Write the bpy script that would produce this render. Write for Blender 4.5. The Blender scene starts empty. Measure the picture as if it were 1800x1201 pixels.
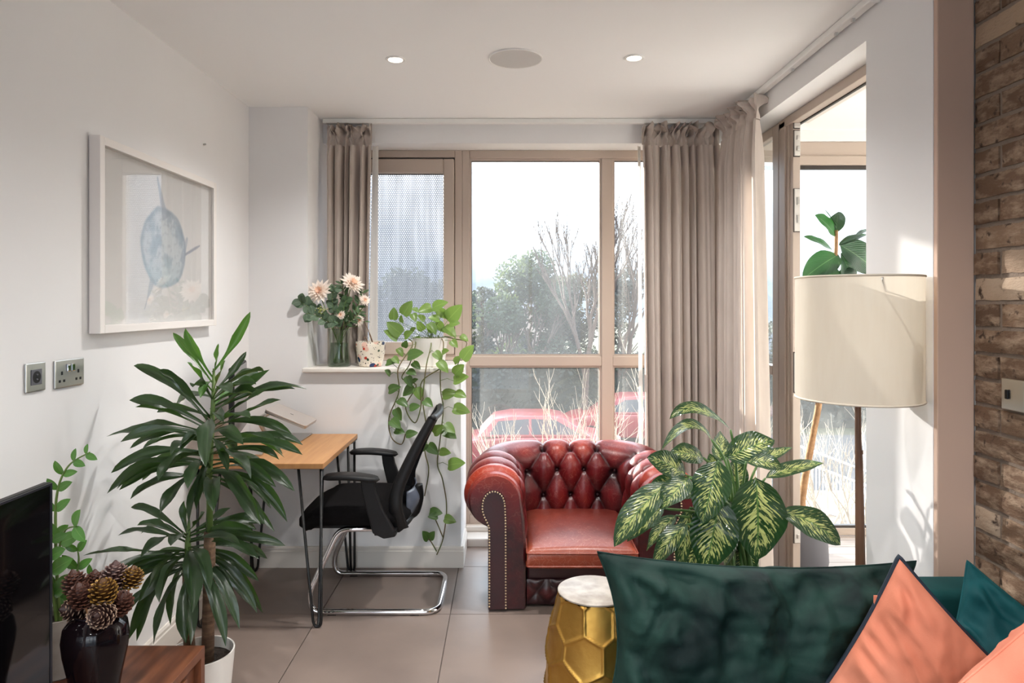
import bpy, bmesh, math, random
from mathutils import Vector, Matrix, noise
SC = bpy.context.scene
COL = SC.collection
PI = math.pi
# ------------------------------------------------------------------ camera
F, CX, CY, CAMZ = 1200.0, 890.0, 535.0, 1.427
cam_d = bpy.data.cameras.new('camera')
cam_d.sensor_width = 36.0
cam_d.lens = 36.0 * F / 1800.0
cam_d.shift_x = (900 - CX) / 1800.0
cam_d.shift_y = (CY - 600.5) / 1800.0
cam_d.clip_start = 0.05; cam_d.clip_end = 400
cam = bpy.data.objects.new('camera', cam_d); COL.objects.link(cam)
cam.location = (0, 0, CAMZ); cam.rotation_euler = (PI / 2, 0, 0)
SC.camera = cam
# ------------------------------------------------------------------ sky
SKY_STRENGTH = 5.0
world = bpy.data.worlds.new('sky'); SC.world = world
world.use_nodes = True
wn, wl = world.node_tree.nodes, world.node_tree.links
wn.clear()
w_out = wn.new('ShaderNodeOutputWorld'); w_bg = wn.new('ShaderNodeBackground')
w_tc = wn.new('ShaderNodeTexCoord'); w_map = wn.new('ShaderNodeMapping')
w_map.inputs['Scale'].default_value = (2.2, 2.2, 7.0)
w_nz = wn.new('ShaderNodeTexNoise'); w_nz.inputs['Scale'].default_value = 1.6
w_nz.inputs['Detail'].default_value = 6; w_nz.inputs['Roughness'].default_value = 0.55
w_rp = wn.new('ShaderNodeValToRGB')
w_rp.color_ramp.elements[0].position = 0.40; w_rp.color_ramp.elements[0].color = (0.50, 0.56, 0.66, 1)
w_rp.color_ramp.elements[1].position = 0.58; w_rp.color_ramp.elements[1].color = (0.92, 0.98, 1.06, 1)
wl.new(w_tc.outputs['Generated'], w_map.inputs['Vector']); wl.new(w_map.outputs['Vector'], w_nz.inputs['Vector'])
wl.new(w_nz.outputs['Fac'], w_rp.inputs['Fac'])
w_sep = wn.new('ShaderNodeSeparateXYZ'); wl.new(w_tc.outputs['Generated'], w_sep.inputs[0])      # haze band along the horizon
w_hz = wn.new('ShaderNodeValToRGB'); wl.new(w_sep.outputs['Z'], w_hz.inputs['Fac'])
w_hz.color_ramp.elements[0].position = 0.03; w_hz.color_ramp.elements[0].color = (0.155, 0.17, 0.19, 1)
w_hz.color_ramp.elements[1].position = 0.26; w_hz.color_ramp.elements[1].color = (1, 1, 1, 1)
w_mx = wn.new('ShaderNodeMix'); w_mx.data_type = 'RGBA'; w_mx.blend_type = 'MULTIPLY'; w_mx.inputs[0].default_value = 1.0
wl.new(w_rp.outputs['Color'], w_mx.inputs[6]); wl.new(w_hz.outputs['Color'], w_mx.inputs[7]); wl.new(w_mx.outputs[2], w_bg.inputs['Color'])
w_bg.inputs['Strength'].default_value = SKY_STRENGTH
wl.new(w_bg.outputs['Background'], w_out.inputs['Surface'])
# ------------------------------------------------------------------ sun: low winter sun from beyond the window, to the left
SUN_E, SUN_SLOPE = math.radians(12.4), 0.87
sun_d = bpy.data.lights.new('sun', 'SUN'); sun_d.energy = 18.0; sun_d.angle = math.radians(0.9)
sun_d.color = (1.0, 0.93, 0.83)
sun = bpy.data.objects.new('sun', sun_d); COL.objects.link(sun)
_h = Vector((SUN_SLOPE, -1, 0)).normalized() * math.cos(SUN_E)
sun.rotation_euler = Vector((_h.x, _h.y, -math.sin(SUN_E))).to_track_quat('-Z', 'Y').to_euler()
sun.location = (-6, 9, 5)
# ------------------------------------------------------------------ exposure
DOWNLIGHT_W = 57.0
DOWNLIGHT_COL = (1.0, 0.975, 0.945)
SC.view_settings.view_transform = 'Standard'
SC.view_settings.look = 'None'
SC.view_settings.gamma = 1.0
SC.view_settings.use_curve_mapping = False
SC.view_settings.exposure = 0.74
SC.cycles.use_denoising = True
SC.cycles.max_bounces = 14; SC.cycles.diffuse_bounces = 7; SC.cycles.transparent_max_bounces = 24
SC.cycles.sample_clamp_indirect = 6.0
SC.cycles.caustics_refractive = False; SC.cycles.caustics_reflective = False

# ================================================================== helpers
def P(px, py, Y):
    """a point of the photograph at distance Y from the camera"""
    return Vector(((px - CX) * Y / F, Y, CAMZ - (py - CY) * Y / F))

def lin(c):
    c /= 255.0
    return c / 12.92 if c <= 0.04045 else ((c + 0.055) / 1.055) ** 2.4
def C(r, g, b): return (lin(r), lin(g), lin(b), 1.0)

def woff(p):
    o = Vector((0, 0, 0))
    while p is not None:
        o += p.location; p = p.parent
    return o

def setp(o, label=None, cat=None, group=None, kind=None):
    if label: o['label'] = label
    if cat: o['category'] = cat
    if group: o['group'] = group
    if kind: o['kind'] = kind
    return o

def thing(name, label, cat, loc, group=None, kind=None):
    o = bpy.data.objects.new(name, None); COL.objects.link(o)
    o.location = loc; o.empty_display_size = 0.05
    return setp(o, label, cat, group, kind)

class MB:
    def __init__(s):
        s.v = []; s.f = []; s.uv = []; s.mi = []; s.cur = 0; s.col = []
    def add(s, vs, fs, uvs=None):
        b = len(s.v)
        s.v += [Vector(p) for p in vs]
        s.uv += (uvs if uvs else [(0.5, 0.5)] * len(vs))
        s.f += [tuple(i + b for i in f) for f in fs]
        s.mi += [s.cur] * len(fs)
        return s
    def box(s, x0, x1, y0, y1, z0, z1):
        if x0 > x1: x0, x1 = x1, x0
        if y0 > y1: y0, y1 = y1, y0
        if z0 > z1: z0, z1 = z1, z0
        return s.add([(x0,y0,z0),(x1,y0,z0),(x1,y1,z0),(x0,y1,z0),(x0,y0,z1),(x1,y0,z1),(x1,y1,z1),(x0,y1,z1)],
                     [(0,3,2,1),(4,5,6,7),(0,1,5,4),(1,2,6,5),(2,3,7,6),(3,0,4,7)])
    def obox(s, c, ax, ay, az, hx, hy, hz):
        c = Vector(c); ax = Vector(ax); ay = Vector(ay); az = Vector(az)
        vs = []
        for k in (-1, 1):
            for i, j in ((-1,-1),(1,-1),(1,1),(-1,1)):
                vs.append(c + ax*hx*i + ay*hy*j + az*hz*k)
        return s.add(vs, [(0,3,2,1),(4,5,6,7),(0,1,5,4),(1,2,6,5),(2,3,7,6),(3,0,4,7)])
    def tube(s, path, r, n=8, closed=False, cap=True):
        path = [Vector(p) for p in path]; m = len(path)
        rs = r if isinstance(r, (list, tuple)) else [r] * m
        vs = []; uvs = []; prev = None
        for i, p in enumerate(path):
            if closed: t = path[(i+1) % m] - path[i-1]
            elif i == 0: t = path[1] - path[0]
            elif i == m-1: t = path[-1] - path[-2]
            else: t = (path[i+1]-p).normalized() + (p-path[i-1]).normalized()
            if t.length < 1e-9: t = Vector((0,0,1))
            t.normalize()
            if prev is None:
                a = Vector((0,0,1)) if abs(t.z) < 0.9 else Vector((1,0,0))
                u = t.cross(a).normalized()
            else:
                u = prev - t * prev.dot(t)
                u = u.normalized() if u.length > 1e-6 else t.orthogonal().normalized()
            prev = u; w = t.cross(u)
            for k in range(n):
                a = 2*PI*k/n
                vs.append(p + (u*math.cos(a) + w*math.sin(a)) * rs[i]); uvs.append((k/n, i/max(1,m-1)))
        fs = []
        mm = m if closed else m-1
        for i in range(mm):
            i2 = (i+1) % m
            for k in range(n):
                k2 = (k+1) % n
                fs.append((i*n+k, i*n+k2, i2*n+k2, i2*n+k))
        if cap and not closed:
            fs.append(tuple(range(n-1, -1, -1))); fs.append(tuple((m-1)*n+k for k in range(n)))
        return s.add(vs, fs, uvs)
    def lathe(s, prof, c, n=32, cap0=False, cap1=False):
        c = Vector(c); vs = []; uvs = []; m = len(prof)
        for j, (r, z) in enumerate(prof):
            for k in range(n):
                a = 2*PI*k/n
                vs.append(c + Vector((r*math.cos(a), r*math.sin(a), z))); uvs.append((k/n, j/max(1,m-1)))
        fs = []
        for j in range(m-1):
            for k in range(n):
                k2 = (k+1) % n
                fs.append((j*n+k, j*n+k2, (j+1)*n+k2, (j+1)*n+k))
        if cap0: fs.append(tuple(range(n-1, -1, -1)))
        if cap1: fs.append(tuple((m-1)*n+k for k in range(n)))
        return s.add(vs, fs, uvs)
    def grid(s, fn, nu, nv, cu=False):
        vs = []; uvs = []
        for j in range(nv+1):
            for i in range(nu if cu else nu+1):
                u, v = i/nu, j/nv
                vs.append(fn(u, v)); uvs.append((u, v))
        W = nu if cu else nu+1; fs = []
        for j in range(nv):
            for i in range(nu):
                i2 = (i+1) % W
                fs.append((j*W+i, j*W+i2, (j+1)*W+i2, (j+1)*W+i))
        return s.add(vs, fs, uvs)
    def prism(s, pts, fn0, fn1):
        """closed outline pts; fn0 / fn1 place the two ends"""
        n = len(pts)
        vs = [fn0(p) for p in pts] + [fn1(p) for p in pts]
        fs = [tuple(range(n-1, -1, -1)), tuple(range(n, 2*n))]
        for i in range(n):
            j = (i+1) % n; fs.append((i, j, n+j, n+i))
        return s.add(vs, fs)
    def ball(s, c, r, nu=10, nv=6, sc=(1,1,1)):
        c = Vector(c)
        def fn(u, v):
            a, b = 2*PI*u, PI*(v-0.5)
            return c + Vector((r*sc[0]*math.cos(b)*math.cos(a), r*sc[1]*math.cos(b)*math.sin(a), r*sc[2]*math.sin(b)))
        return s.grid(fn, nu, nv, cu=True)
    def leaf(s, b, t, width, nrm=(0,-0.6,0.8), arch=0.0, fold=0.25, shape='oval', n=8, ctrl=None, wave=0.0, seed=0, roll=0.0, twist=0.0, curl=0.0):
        """a leaf blade from b to t; arch lifts the middle along nrm, fold is the V of the midrib"""
        b = Vector(b); t = Vector(t); N0 = Vector(nrm).normalized()
        L = (t-b).length
        if ctrl is None: ctrl = (b+t)/2 + N0*arch*L*2
        else: ctrl = Vector(ctrl)
        vs = []; uvs = []
        def bez(k): return b*(1-k)**2 + ctrl*2*k*(1-k) + t*k*k
        def prof(k):
            if shape == 'oval': return max(0.0, math.sin(PI*k**0.85))**0.75
            if shape == 'heart': return max(0.0, math.sin(PI*min(1, (k*0.93+0.07))**0.62))**0.8
            if shape == 'strap':
                if k < 0.55: return 0.20 + 0.80*(k/0.55)**2.2
                return max(0.0, 1-((k-0.55)/0.45)**3.5)
            if shape == 'lance': return max(0.0, math.sin(PI*k**0.8))**0.9
            return 1
        cols = (-1, -0.5, 0, 0.5, 1)
        for i in range(n+1):
            k = i/n; p = bez(k)
            T = (bez(min(1, k+0.02)) - bez(max(0, k-0.02))).normalized()
            S = T.cross(N0)
            S = S.normalized() if S.length > 1e-4 else T.orthogonal().normalized()
            Nn = S.cross(T)
            an = roll + twist*k
            if an: S, Nn = S*math.cos(an)+Nn*math.sin(an), Nn*math.cos(an)-S*math.sin(an)
            w = width/2*prof(k) + 1e-4
            for q in cols:
                wob = wave*w*math.sin(k*13+seed*2.1+q*1.7) if q else 0
                vs.append(p + S*q*w*(1-curl*abs(q)*0.3) + Nn*(abs(q)*w*fold + wob - curl*q*q*w*0.6)); uvs.append((q*0.5+0.5, k))
        fs = []
        for i in range(n):
            for j in range(4):
                a = i*5+j; fs.append((a, a+1, a+6, a+5))
        return s.add(vs, fs, uvs)
    def build(s, name, mat, parent=None, smooth=None, bevel=0, label=None, cat=None, group=None, kind=None, seg=2, origin=None):
        off = woff(parent)
        if parent is None and s.v:
            xs = [v.x for v in s.v]; ys = [v.y for v in s.v]; zs = [v.z for v in s.v]
            off = Vector(origin) if origin else Vector(((min(xs)+max(xs))/2, (min(ys)+max(ys))/2, min(zs)))
        me = bpy.data.meshes.new(name)
        me.from_pydata([tuple(v-off) for v in s.v], [], s.f)
        uvl = me.uv_layers.new(name='UVMap')
        flat = []
        for f in s.f:
            for i in f: flat += s.uv[i]
        uvl.data.foreach_set('uv', flat)
        if s.col:
            ca = me.color_attributes.new('paint', 'FLOAT_COLOR', 'POINT')
            fl = []
            for c in s.col: fl += list(c)
            ca.data.foreach_set('color', fl)
        for m in (mat if isinstance(mat, (list, tuple)) else [mat]): me.materials.append(m)
        if any(s.mi): me.polygons.foreach_set('material_index', s.mi)
        if smooth:
            me.polygons.foreach_set('use_smooth', [True]*len(s.f))
            if smooth is not True: me.set_sharp_from_angle(angle=math.radians(smooth))
        me.update()
        o = bpy.data.objects.new(name, me); COL.objects.link(o)
        if parent is not None: o.parent = parent
        else: o.location = off
        if bevel:
            m = o.modifiers.new('bevel', 'BEVEL'); m.width = bevel; m.segments = seg; m.limit_method = 'ANGLE'
        return setp(o, label, cat, group, kind)

def bez3(pts, n=8):
    """smooth path through points (Catmull-Rom)"""
    pts = [Vector(p) for p in pts]; out = []
    for i in range(len(pts)-1):
        p0 = pts[max(0, i-1)]; p1 = pts[i]; p2 = pts[i+1]; p3 = pts[min(len(pts)-1, i+2)]
        for k in range(n):
            t = k/n
            out.append(0.5*((2*p1) + (p2-p0)*t + (2*p0-5*p1+4*p2-p3)*t*t + (3*p1-p0-3*p2+p3)*t**3))
    out.append(pts[-1]); return out

def fillet(pts, r, n=6, closed=False):
    pts = [Vector(p) for p in pts]; m = len(pts); out = []
    for i, p in enumerate(pts):
        if not closed and i in (0, m-1): out.append(p); continue
        a = (pts[i-1]-p); b = (pts[(i+1) % m]-p)
        d = min(r, a.length*0.49, b.length*0.49)
        A = p + a.normalized()*d; B = p + b.normalized()*d
        for k in range(n+1):
            t = k/n; out.append(A*(1-t)**2 + p*2*t*(1-t) + B*t*t)
    return out

def copy_tree(o, parent=None):
    c = o.copy(); COL.objects.link(c); c.parent = parent
    for ch in list(o.children): copy_tree(ch, c)
    return c

# ================================================================== materials
def nodes_of(name):
    m = bpy.data.materials.new(name); m.use_nodes = True
    nt = m.node_tree; nt.nodes.clear()
    return m, nt.nodes, nt.links
def ramp(N, stops, interp='LINEAR'):
    r = N.new('ShaderNodeValToRGB'); e = r.color_ramp.elements
    r.color_ramp.interpolation = interp
    while len(e) < len(stops): e.new(0.5)
    for k, (p, c) in enumerate(stops): e[k].position = p; e[k].color = c
    return r
def M(name, col, rough=0.5, metal=0.0, col2=None, scale=6.0, stretch=(1,1,1), contrast=(0.35, 0.65), bump=0.0, bscale=None,
      sheen=0.0, coat=0.0, spec=0.5, emit=None, estr=0.0, trans=0.0, transc=None, rand=None, detail=4.0, rough2=None):
    m, N, L = nodes_of(name)
    out = N.new('ShaderNodeOutputMaterial'); b = N.new('ShaderNodeBsdfPrincipled')
    b.inputs['Base Color'].default_value = col; b.inputs['Roughness'].default_value = rough
    b.inputs['Metallic'].default_value = metal; b.inputs['Sheen Weight'].default_value = sheen
    b.inputs['Coat Weight'].default_value = coat; b.inputs['Specular IOR Level'].default_value = spec
    tc = N.new('ShaderNodeTexCoord'); mp = N.new('ShaderNodeMapping'); mp.inputs['Scale'].default_value = stretch
    L.new(tc.outputs['Object'], mp.inputs['Vector'])
    csock = None
    if col2:
        nz = N.new('ShaderNodeTexNoise'); nz.inputs['Scale'].default_value = scale; nz.inputs['Detail'].default_value = detail
        L.new(mp.outputs['Vector'], nz.inputs['Vector'])
        if rand:
            oi = N.new('ShaderNodeObjectInfo'); ad = N.new('ShaderNodeVectorMath'); ad.operation = 'ADD'
            cb = N.new('ShaderNodeCombineXYZ'); mu = N.new('ShaderNodeMath'); mu.operation = 'MULTIPLY'; mu.inputs[1].default_value = 37.0
            L.new(oi.outputs['Random'], mu.inputs[0]); L.new(mu.outputs[0], cb.inputs[0]); L.new(mu.outputs[0], cb.inputs[1])
            L.new(mp.outputs['Vector'], ad.inputs[0]); L.new(cb.outputs[0], ad.inputs[1]); L.new(ad.outputs[0], nz.inputs['Vector'])
        rp = ramp(N, [(contrast[0], col), (contrast[1], col2)])
        L.new(nz.outputs['Fac'], rp.inputs['Fac']); csock = rp.outputs['Color']
        if rough2 is not None:
            mr = N.new('ShaderNodeMapRange'); mr.inputs['From Min'].default_value = contrast[0]; mr.inputs['From Max'].default_value = contrast[1]
            mr.inputs['To Min'].default_value = rough; mr.inputs['To Max'].default_value = rough2
            L.new(nz.outputs['Fac'], mr.inputs['Value']); L.new(mr.outputs['Result'], b.inputs['Roughness'])
    if rand:
        oi2 = N.new('ShaderNodeObjectInfo'); hs = N.new('ShaderNodeHueSaturation'); mr2 = N.new('ShaderNodeMapRange')
        mr2.inputs['To Min'].default_value = rand[0]; mr2.inputs['To Max'].default_value = rand[1]
        L.new(oi2.outputs['Random'], mr2.inputs['Value']); L.new(mr2.outputs['Result'], hs.inputs['Value'])
        if csock: L.new(csock, hs.inputs['Color'])
        else: hs.inputs['Color'].default_value = col
        csock = hs.outputs['Color']
    if csock: L.new(csock, b.inputs['Base Color'])
    if bump:
        nb = N.new('ShaderNodeTexNoise'); nb.inputs['Scale'].default_value = bscale or scale*4; nb.inputs['Detail'].default_value = 5
        L.new(mp.outputs['Vector'], nb.inputs['Vector'])
        bp = N.new('ShaderNodeBump'); bp.inputs['Strength'].default_value = bump; bp.inputs['Distance'].default_value = 0.01
        L.new(nb.outputs['Fac'], bp.inputs['Height']); L.new(bp.outputs['Normal'], b.inputs['Normal'])
    if emit:
        b.inputs['Emission Color'].default_value = emit; b.inputs['Emission Strength'].default_value = estr
    if trans:
        tr = N.new('ShaderNodeBsdfTranslucent'); mx = N.new('ShaderNodeMixShader'); mx.inputs['Fac'].default_value = trans
        if csock and not transc: L.new(csock, tr.inputs['Color'])
        else: tr.inputs['Color'].default_value = transc or col
        L.new(b.outputs[0], mx.inputs[1]); L.new(tr.outputs[0], mx.inputs[2]); L.new(mx.outputs[0], out.inputs['Surface'])
    else: L.new(b.outputs[0], out.inputs['Surface'])
    return m
def thin_glass(name, tint=(0.9, 0.92, 0.92, 1), dust=0.0, refl=0.06, dustcol=(0.85, 0.87, 0.9, 1)):
    m, N, L = nodes_of(name)
    out = N.new('ShaderNodeOutputMaterial'); tr = N.new('ShaderNodeBsdfTransparent'); tr.inputs['Color'].default_value = tint
    gl = N.new('ShaderNodeBsdfGlossy'); gl.inputs['Roughness'].default_value = 0.02
    lw = N.new('ShaderNodeLayerWeight'); pw = N.new('ShaderNodeMath'); pw.operation = 'POWER'; pw.inputs[1].default_value = 4.5
    L.new(lw.outputs['Facing'], pw.inputs[0])
    fr = N.new('ShaderNodeMath'); fr.operation = 'MULTIPLY_ADD'; fr.inputs[1].default_value = 0.9; fr.inputs[2].default_value = refl*0.6; L.new(pw.outputs[0], fr.inputs[0])
    mx = N.new('ShaderNodeMixShader'); L.new(fr.outputs[0], mx.inputs['Fac']); L.new(tr.outputs[0], mx.inputs[1]); L.new(gl.outputs[0], mx.inputs[2])
    last = mx
    if dust:
        tl = N.new('ShaderNodeBsdfTranslucent'); tl.inputs['Color'].default_value = dustcol
        tc = N.new('ShaderNodeTexCoord'); nz = N.new('ShaderNodeTexNoise'); nz.inputs['Scale'].default_value = 2.5; nz.inputs['Detail'].default_value = 6
        mp = N.new('ShaderNodeMapping'); mp.inputs['Scale'].default_value = (1.6, 1, 0.6)
        L.new(tc.outputs['Object'], mp.inputs['Vector']); L.new(mp.outputs[0], nz.inputs['Vector'])
        mr = N.new('ShaderNodeMapRange'); mr.inputs['From Min'].default_value = 0.3; mr.inputs['From Max'].default_value = 0.7
        mr.inputs['To Min'].default_value = dust*0.7; mr.inputs['To Max'].default_value = dust*1.3
        L.new(nz.outputs['Fac'], mr.inputs['Value'])
        m2 = N.new('ShaderNodeMixShader'); L.new(mr.outputs[0], m2.inputs['Fac']); L.new(mx.outputs[0], m2.inputs[1]); L.new(tl.outputs[0], m2.inputs[2])
        last = m2
    L.new(last.outputs[0], out.inputs['Surface'])
    return m

WHITE = C(232, 228, 224)
mt = {}
mt['wall'] = M('wall_paint', C(234, 233, 233), 0.75, col2=C(231, 230, 230), scale=1.5, bump=0.02, bscale=220)
mt['ceil'] = M('ceiling_paint', C(245, 245, 245), 0.8)
mt['return_shade_tone'] = M('return_shade_tone', C(198, 170, 152), 0.75)  # shade of the return face is put into this colour
mt['gloss_white'] = M('white_gloss_paint', C(228, 222, 214), 0.35)
mt['frame'] = M('taupe_window_frame', C(186, 170, 157), 0.42, metal=0.0)
mt['frame_dark'] = M('dark_gasket', C(58, 52, 48), 0.5)
mt['glass'] = thin_glass('window_glass', dust=0.018)
mt['glass_side'] = thin_glass('side_window_glass', dust=0.015)
mt['clear'] = thin_glass('clear_glass', tint=(0.97, 0.98, 0.97, 1))
mt['tile'] = M('floor_tile', C(122, 108, 101), 0.34, col2=C(138, 122, 113), scale=3.2, bump=0.02, bscale=60, rand=(0.95, 1.05), rough2=0.42)
mt['grout'] = M('grout', C(98, 88, 82), 0.85)
mt['mortar'] = M('mortar', C(132, 118, 106), 0.95, bump=0.5, bscale=90)
mt['plank'] = M('weathered_plank', C(176, 160, 148), 0.6, col2=C(150, 136, 126), scale=5, stretch=(1, 14, 1), rand=(0.9, 1.08))
mt['curtain'] = M('curtain_cloth', C(198, 186, 177), 0.9, col2=C(190, 178, 169), scale=30, stretch=(1,1,0.2), trans=0.03, transc=C(196, 184, 174), sheen=0.05)
mt['lining'] = M('curtain_lining', C(224, 220, 214), 0.9, trans=0.35, transc=C(235, 230, 222))
mt['steel'] = M('brushed_steel', C(196, 194, 190), 0.28, metal=1.0)
mt['chrome'] = M('chrome', C(225, 225, 228), 0.07, metal=1.0)
mt['black'] = M('black_plastic', C(18, 17, 18), 0.45, spec=0.35)
mt['blackmetal'] = M('black_steel_rod', C(18, 18, 19), 0.35)
mt['blackfab'] = M('black_fabric', C(14, 12, 13), 0.95, bump=0.3, bscale=500, spec=0.15)
mt['greyplastic'] = M('grey_plastic', C(92, 98, 112), 0.35)
mt['white_plastic'] = M('white_plastic', C(236, 235, 232), 0.35)
mt['oak'] = M('oak_veneer', C(192, 142, 92), 0.42, col2=C(174, 124, 78), scale=3.0, stretch=(14, 1, 1), contrast=(0.3, 0.7), bump=0.02)
mt['oak_edge'] = M('oak_edge', C(186, 134, 76), 0.45)
mt['walnut'] = M('walnut', C(128, 78, 52), 0.38, col2=C(84, 46, 30), scale=2.4, stretch=(9, 1.2, 1), contrast=(0.35, 0.62), bump=0.02, detail=7)
mt['walnut_dark'] = M('walnut_pole', C(124, 92, 72), 0.4, col2=C(98, 70, 54), scale=6, stretch=(6, 6, 0.6))
mt['ceramic'] = M('white_ceramic', C(232, 228, 222), 0.3, coat=0.3)
mt['greypot'] = M('grey_pot', C(92, 92, 98), 0.6)
mt['claypot'] = M('pale_pot', C(150, 142, 134), 0.7, col2=C(132, 124, 116), scale=18)
mt['soil'] = M('soil', C(52, 40, 32), 0.95, col2=C(34, 26, 20), scale=40, bump=0.8)
mt['soft_grey'] = M('speaker_grille', C(206, 204, 202), 0.8, bump=0.1, bscale=900)
# ================================================================== the setting
XL, XR, XB, XF = -1.40, 1.295, 1.407, 1.415     # left wall, right wall, brick wall, side glazing
D1, D2, DW = 3.71, 4.02, 4.21                    # back wall, window recess, window plane
ZC, ZS = 2.50, 2.375                             # ceiling, soffit
YB = -1.55
SILLX = -0.247
def struct(o, label, ): return setp(o, label, None, None, 'structure')
S = 'structure'
fl = MB().box(XL, XF, YB, D2, -0.06, -0.006).build('floor', mt['grout'], kind=S, label='dark grout bed under the large brown floor tiles')
xs_t = [-1.40, -0.858, -0.258, 0.342, 0.942, XF]
ys_t = [YB, -0.96, -0.38, 0.20, 0.784, 1.37, 1.96, 2.553, 3.142, 3.712, D2]
g = 0.0022
tile_mesh = {}
for i in range(len(xs_t)-1):
    for j in range(len(ys_t)-1):
        x0, x1, y0, y1 = xs_t[i], xs_t[i+1], ys_t[j], ys_t[j+1]
        if y0 >= 3.7 and x1 < 0 and x1 <= SILLX: continue
        xa = max(x0, SILLX) if y0 >= 3.7 else x0
        MB().box(xa+g, x1-g, y0+g, y1-g, -0.008, 0.0).build('tile', mt['tile'], fl)
MB().box(XL-0.15, 3.2, YB-0.15, DW+0.14, ZC, ZC+0.12).build('ceiling', mt['ceil'], kind=S, label='smooth white painted ceiling')
MB().box(XL-0.15, XL, YB, D1+0.5, -0.06, ZC).build('wall_left', mt['wall'], kind=S, label='white painted wall on the left')
MB().box(XL-0.15, -1.15, YB-0.15, YB, -0.06, ZC).box(1.15, XB+0.3, YB-0.15, YB, -0.06, ZC).box(-1.15, 1.15, YB-0.15, YB, ZS, ZC).box(-1.15, 1.15, YB-0.15, YB, -0.06, 0.12).build('wall_front', mt['wall'], kind=S, label='white wall behind the camera, cut open for the added window')
w5 = thing('added_fill_window', 'wide window added in the unseen wall for fill daylight', None, (0, YB, 0.12), kind=S)  # made-up window, opened here so more sky light reaches the room
m = MB()
for (x0, x1) in ((-1.15, -1.10), (-0.38, -0.33), (0.33, 0.38), (1.10, 1.15)): m.box(x0, x1, YB-0.12, YB-0.05, 0.12, ZS)
m.box(-1.10, 1.10, YB-0.12, YB-0.05, 0.12, 0.17).box(-1.10, 1.10, YB-0.12, YB-0.05, ZS-0.05, ZS).build('frame', mt['frame'], w5)
for (x0, x1) in ((-1.10, -0.38), (-0.33, 0.33), (0.38, 1.10)): MB().box(x0, x1, YB-0.09, YB-0.085, 0.17, ZS-0.05).build('pane', mt['clear'], w5)
b = MB().box(XL, -1.079, D1, DW+0.12, 0, ZC).box(-1.079, SILLX, D1, DW+0.12, 0, 1.058).box(-1.079, XF+0.1, D2, DW+0.12, ZS, ZC)
b.build('wall_back', mt['wall'], kind=S, label='white back wall with window recess and boxed wall under the sill')
b = MB().box(XR, XR+0.16, 2.072, 2.457, 0, ZC).box(XR, XF+0.1, 2.457, D2, ZS, ZC)
b.build('wall_right', mt['wall'], kind=S, label='white pier and lintel of the side door opening')
MB().box(XR+0.001, XB, 2.052, 2.072, 0, ZC).build('trim_1', mt['return_shade_tone'], kind=S, label='return between white pier and brick wall, shade put into its brown colour', bevel=0.003)
# brick wall
wb = MB().box(XB+0.006, XB+0.25, YB, 2.055, -0.02, ZC).build('wall_brick', mt['mortar'], kind=S, label='exposed rustic brick wall on the right')
def brick_mat():
    m, N, L = nodes_of('rustic_brick')
    out = N.new('ShaderNodeOutputMaterial'); bs = N.new('ShaderNodeBsdfPrincipled'); bs.inputs['Roughness'].default_value = 0.9
    tc = N.new('ShaderNodeTexCoord'); oi = N.new('ShaderNodeObjectInfo')
    mul = N.new('ShaderNodeMath'); mul.operation = 'MULTIPLY'; mul.inputs[1].default_value = 61
    cb = N.new('ShaderNodeCombineXYZ'); ad = N.new('ShaderNodeVectorMath'); ad.operation = 'ADD'
    L.new(oi.outputs['Random'], mul.inputs[0]); L.new(mul.outputs[0], cb.inputs[0]); L.new(mul.outputs[0], cb.inputs[2])
    L.new(tc.outputs['Object'], ad.inputs[0]); L.new(cb.outputs[0], ad.inputs[1])
    body = ramp(N, [(0.0, C(92, 70, 54)), (0.3, C(118, 92, 72)), (0.6, C(102, 78, 60)), (0.8, C(142, 116, 94)), (0.94, C(186, 166, 146)), (1.0, C(168, 144, 120))])
    L.new(oi.outputs['Random'], body.inputs['Fac'])
    n1 = N.new('ShaderNodeTexNoise'); n1.inputs['Scale'].default_value = 16; n1.inputs['Detail'].default_value = 7; n1.inputs['Roughness'].default_value = 0.65
    mp = N.new('ShaderNodeMapping'); mp.inputs['Scale'].default_value = (1, 0.8, 2.0)
    L.new(ad.outputs[0], mp.inputs['Vector']); L.new(mp.outputs[0], n1.inputs['Vector'])
    r1 = ramp(N, [(0.46, (0, 0, 0, 1)), (0.72, (1, 1, 1, 1))])
    L.new(n1.outputs['Fac'], r1.inputs['Fac'])
    mx = N.new('ShaderNodeMix'); mx.data_type = 'RGBA'
    L.new(r1.outputs['Color'], mx.inputs['Factor']); L.new(body.outputs['Color'], mx.inputs[6]); mx.inputs[7].default_value = C(172, 150, 128)
    n2 = N.new('ShaderNodeTexNoise'); n2.inputs['Scale'].default_value = 34; n2.inputs['Detail'].default_value = 4
    L.new(ad.outputs[0], n2.inputs['Vector'])
    r2 = ramp(N, [(0.30, (1, 1, 1, 1)), (0.40, (0, 0, 0, 1))]); L.new(n2.outputs['Fac'], r2.inputs['Fac'])
    mx2 = N.new('ShaderNodeMix'); mx2.data_type = 'RGBA'
    L.new(r2.outputs['Color'], mx2.inputs['Factor']); L.new(mx.outputs[2], mx2.inputs[6]); mx2.inputs[7].default_value = C(62, 46, 36)
    L.new(mx2.outputs[2], bs.inputs['Base Color'])
    bp = N.new('ShaderNodeBump'); bp.inputs['Strength'].default_value = 0.9; bp.inputs['Distance'].default_value = 0.012
    L.new(n1.outputs['Fac'], bp.inputs['Height']); L.new(bp.outputs[0], bs.inputs['Normal']); L.new(bs.outputs[0], out.inputs['Surface'])
    return m
mt['brick'] = brick_mat()
rng = random.Random(4)
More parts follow.
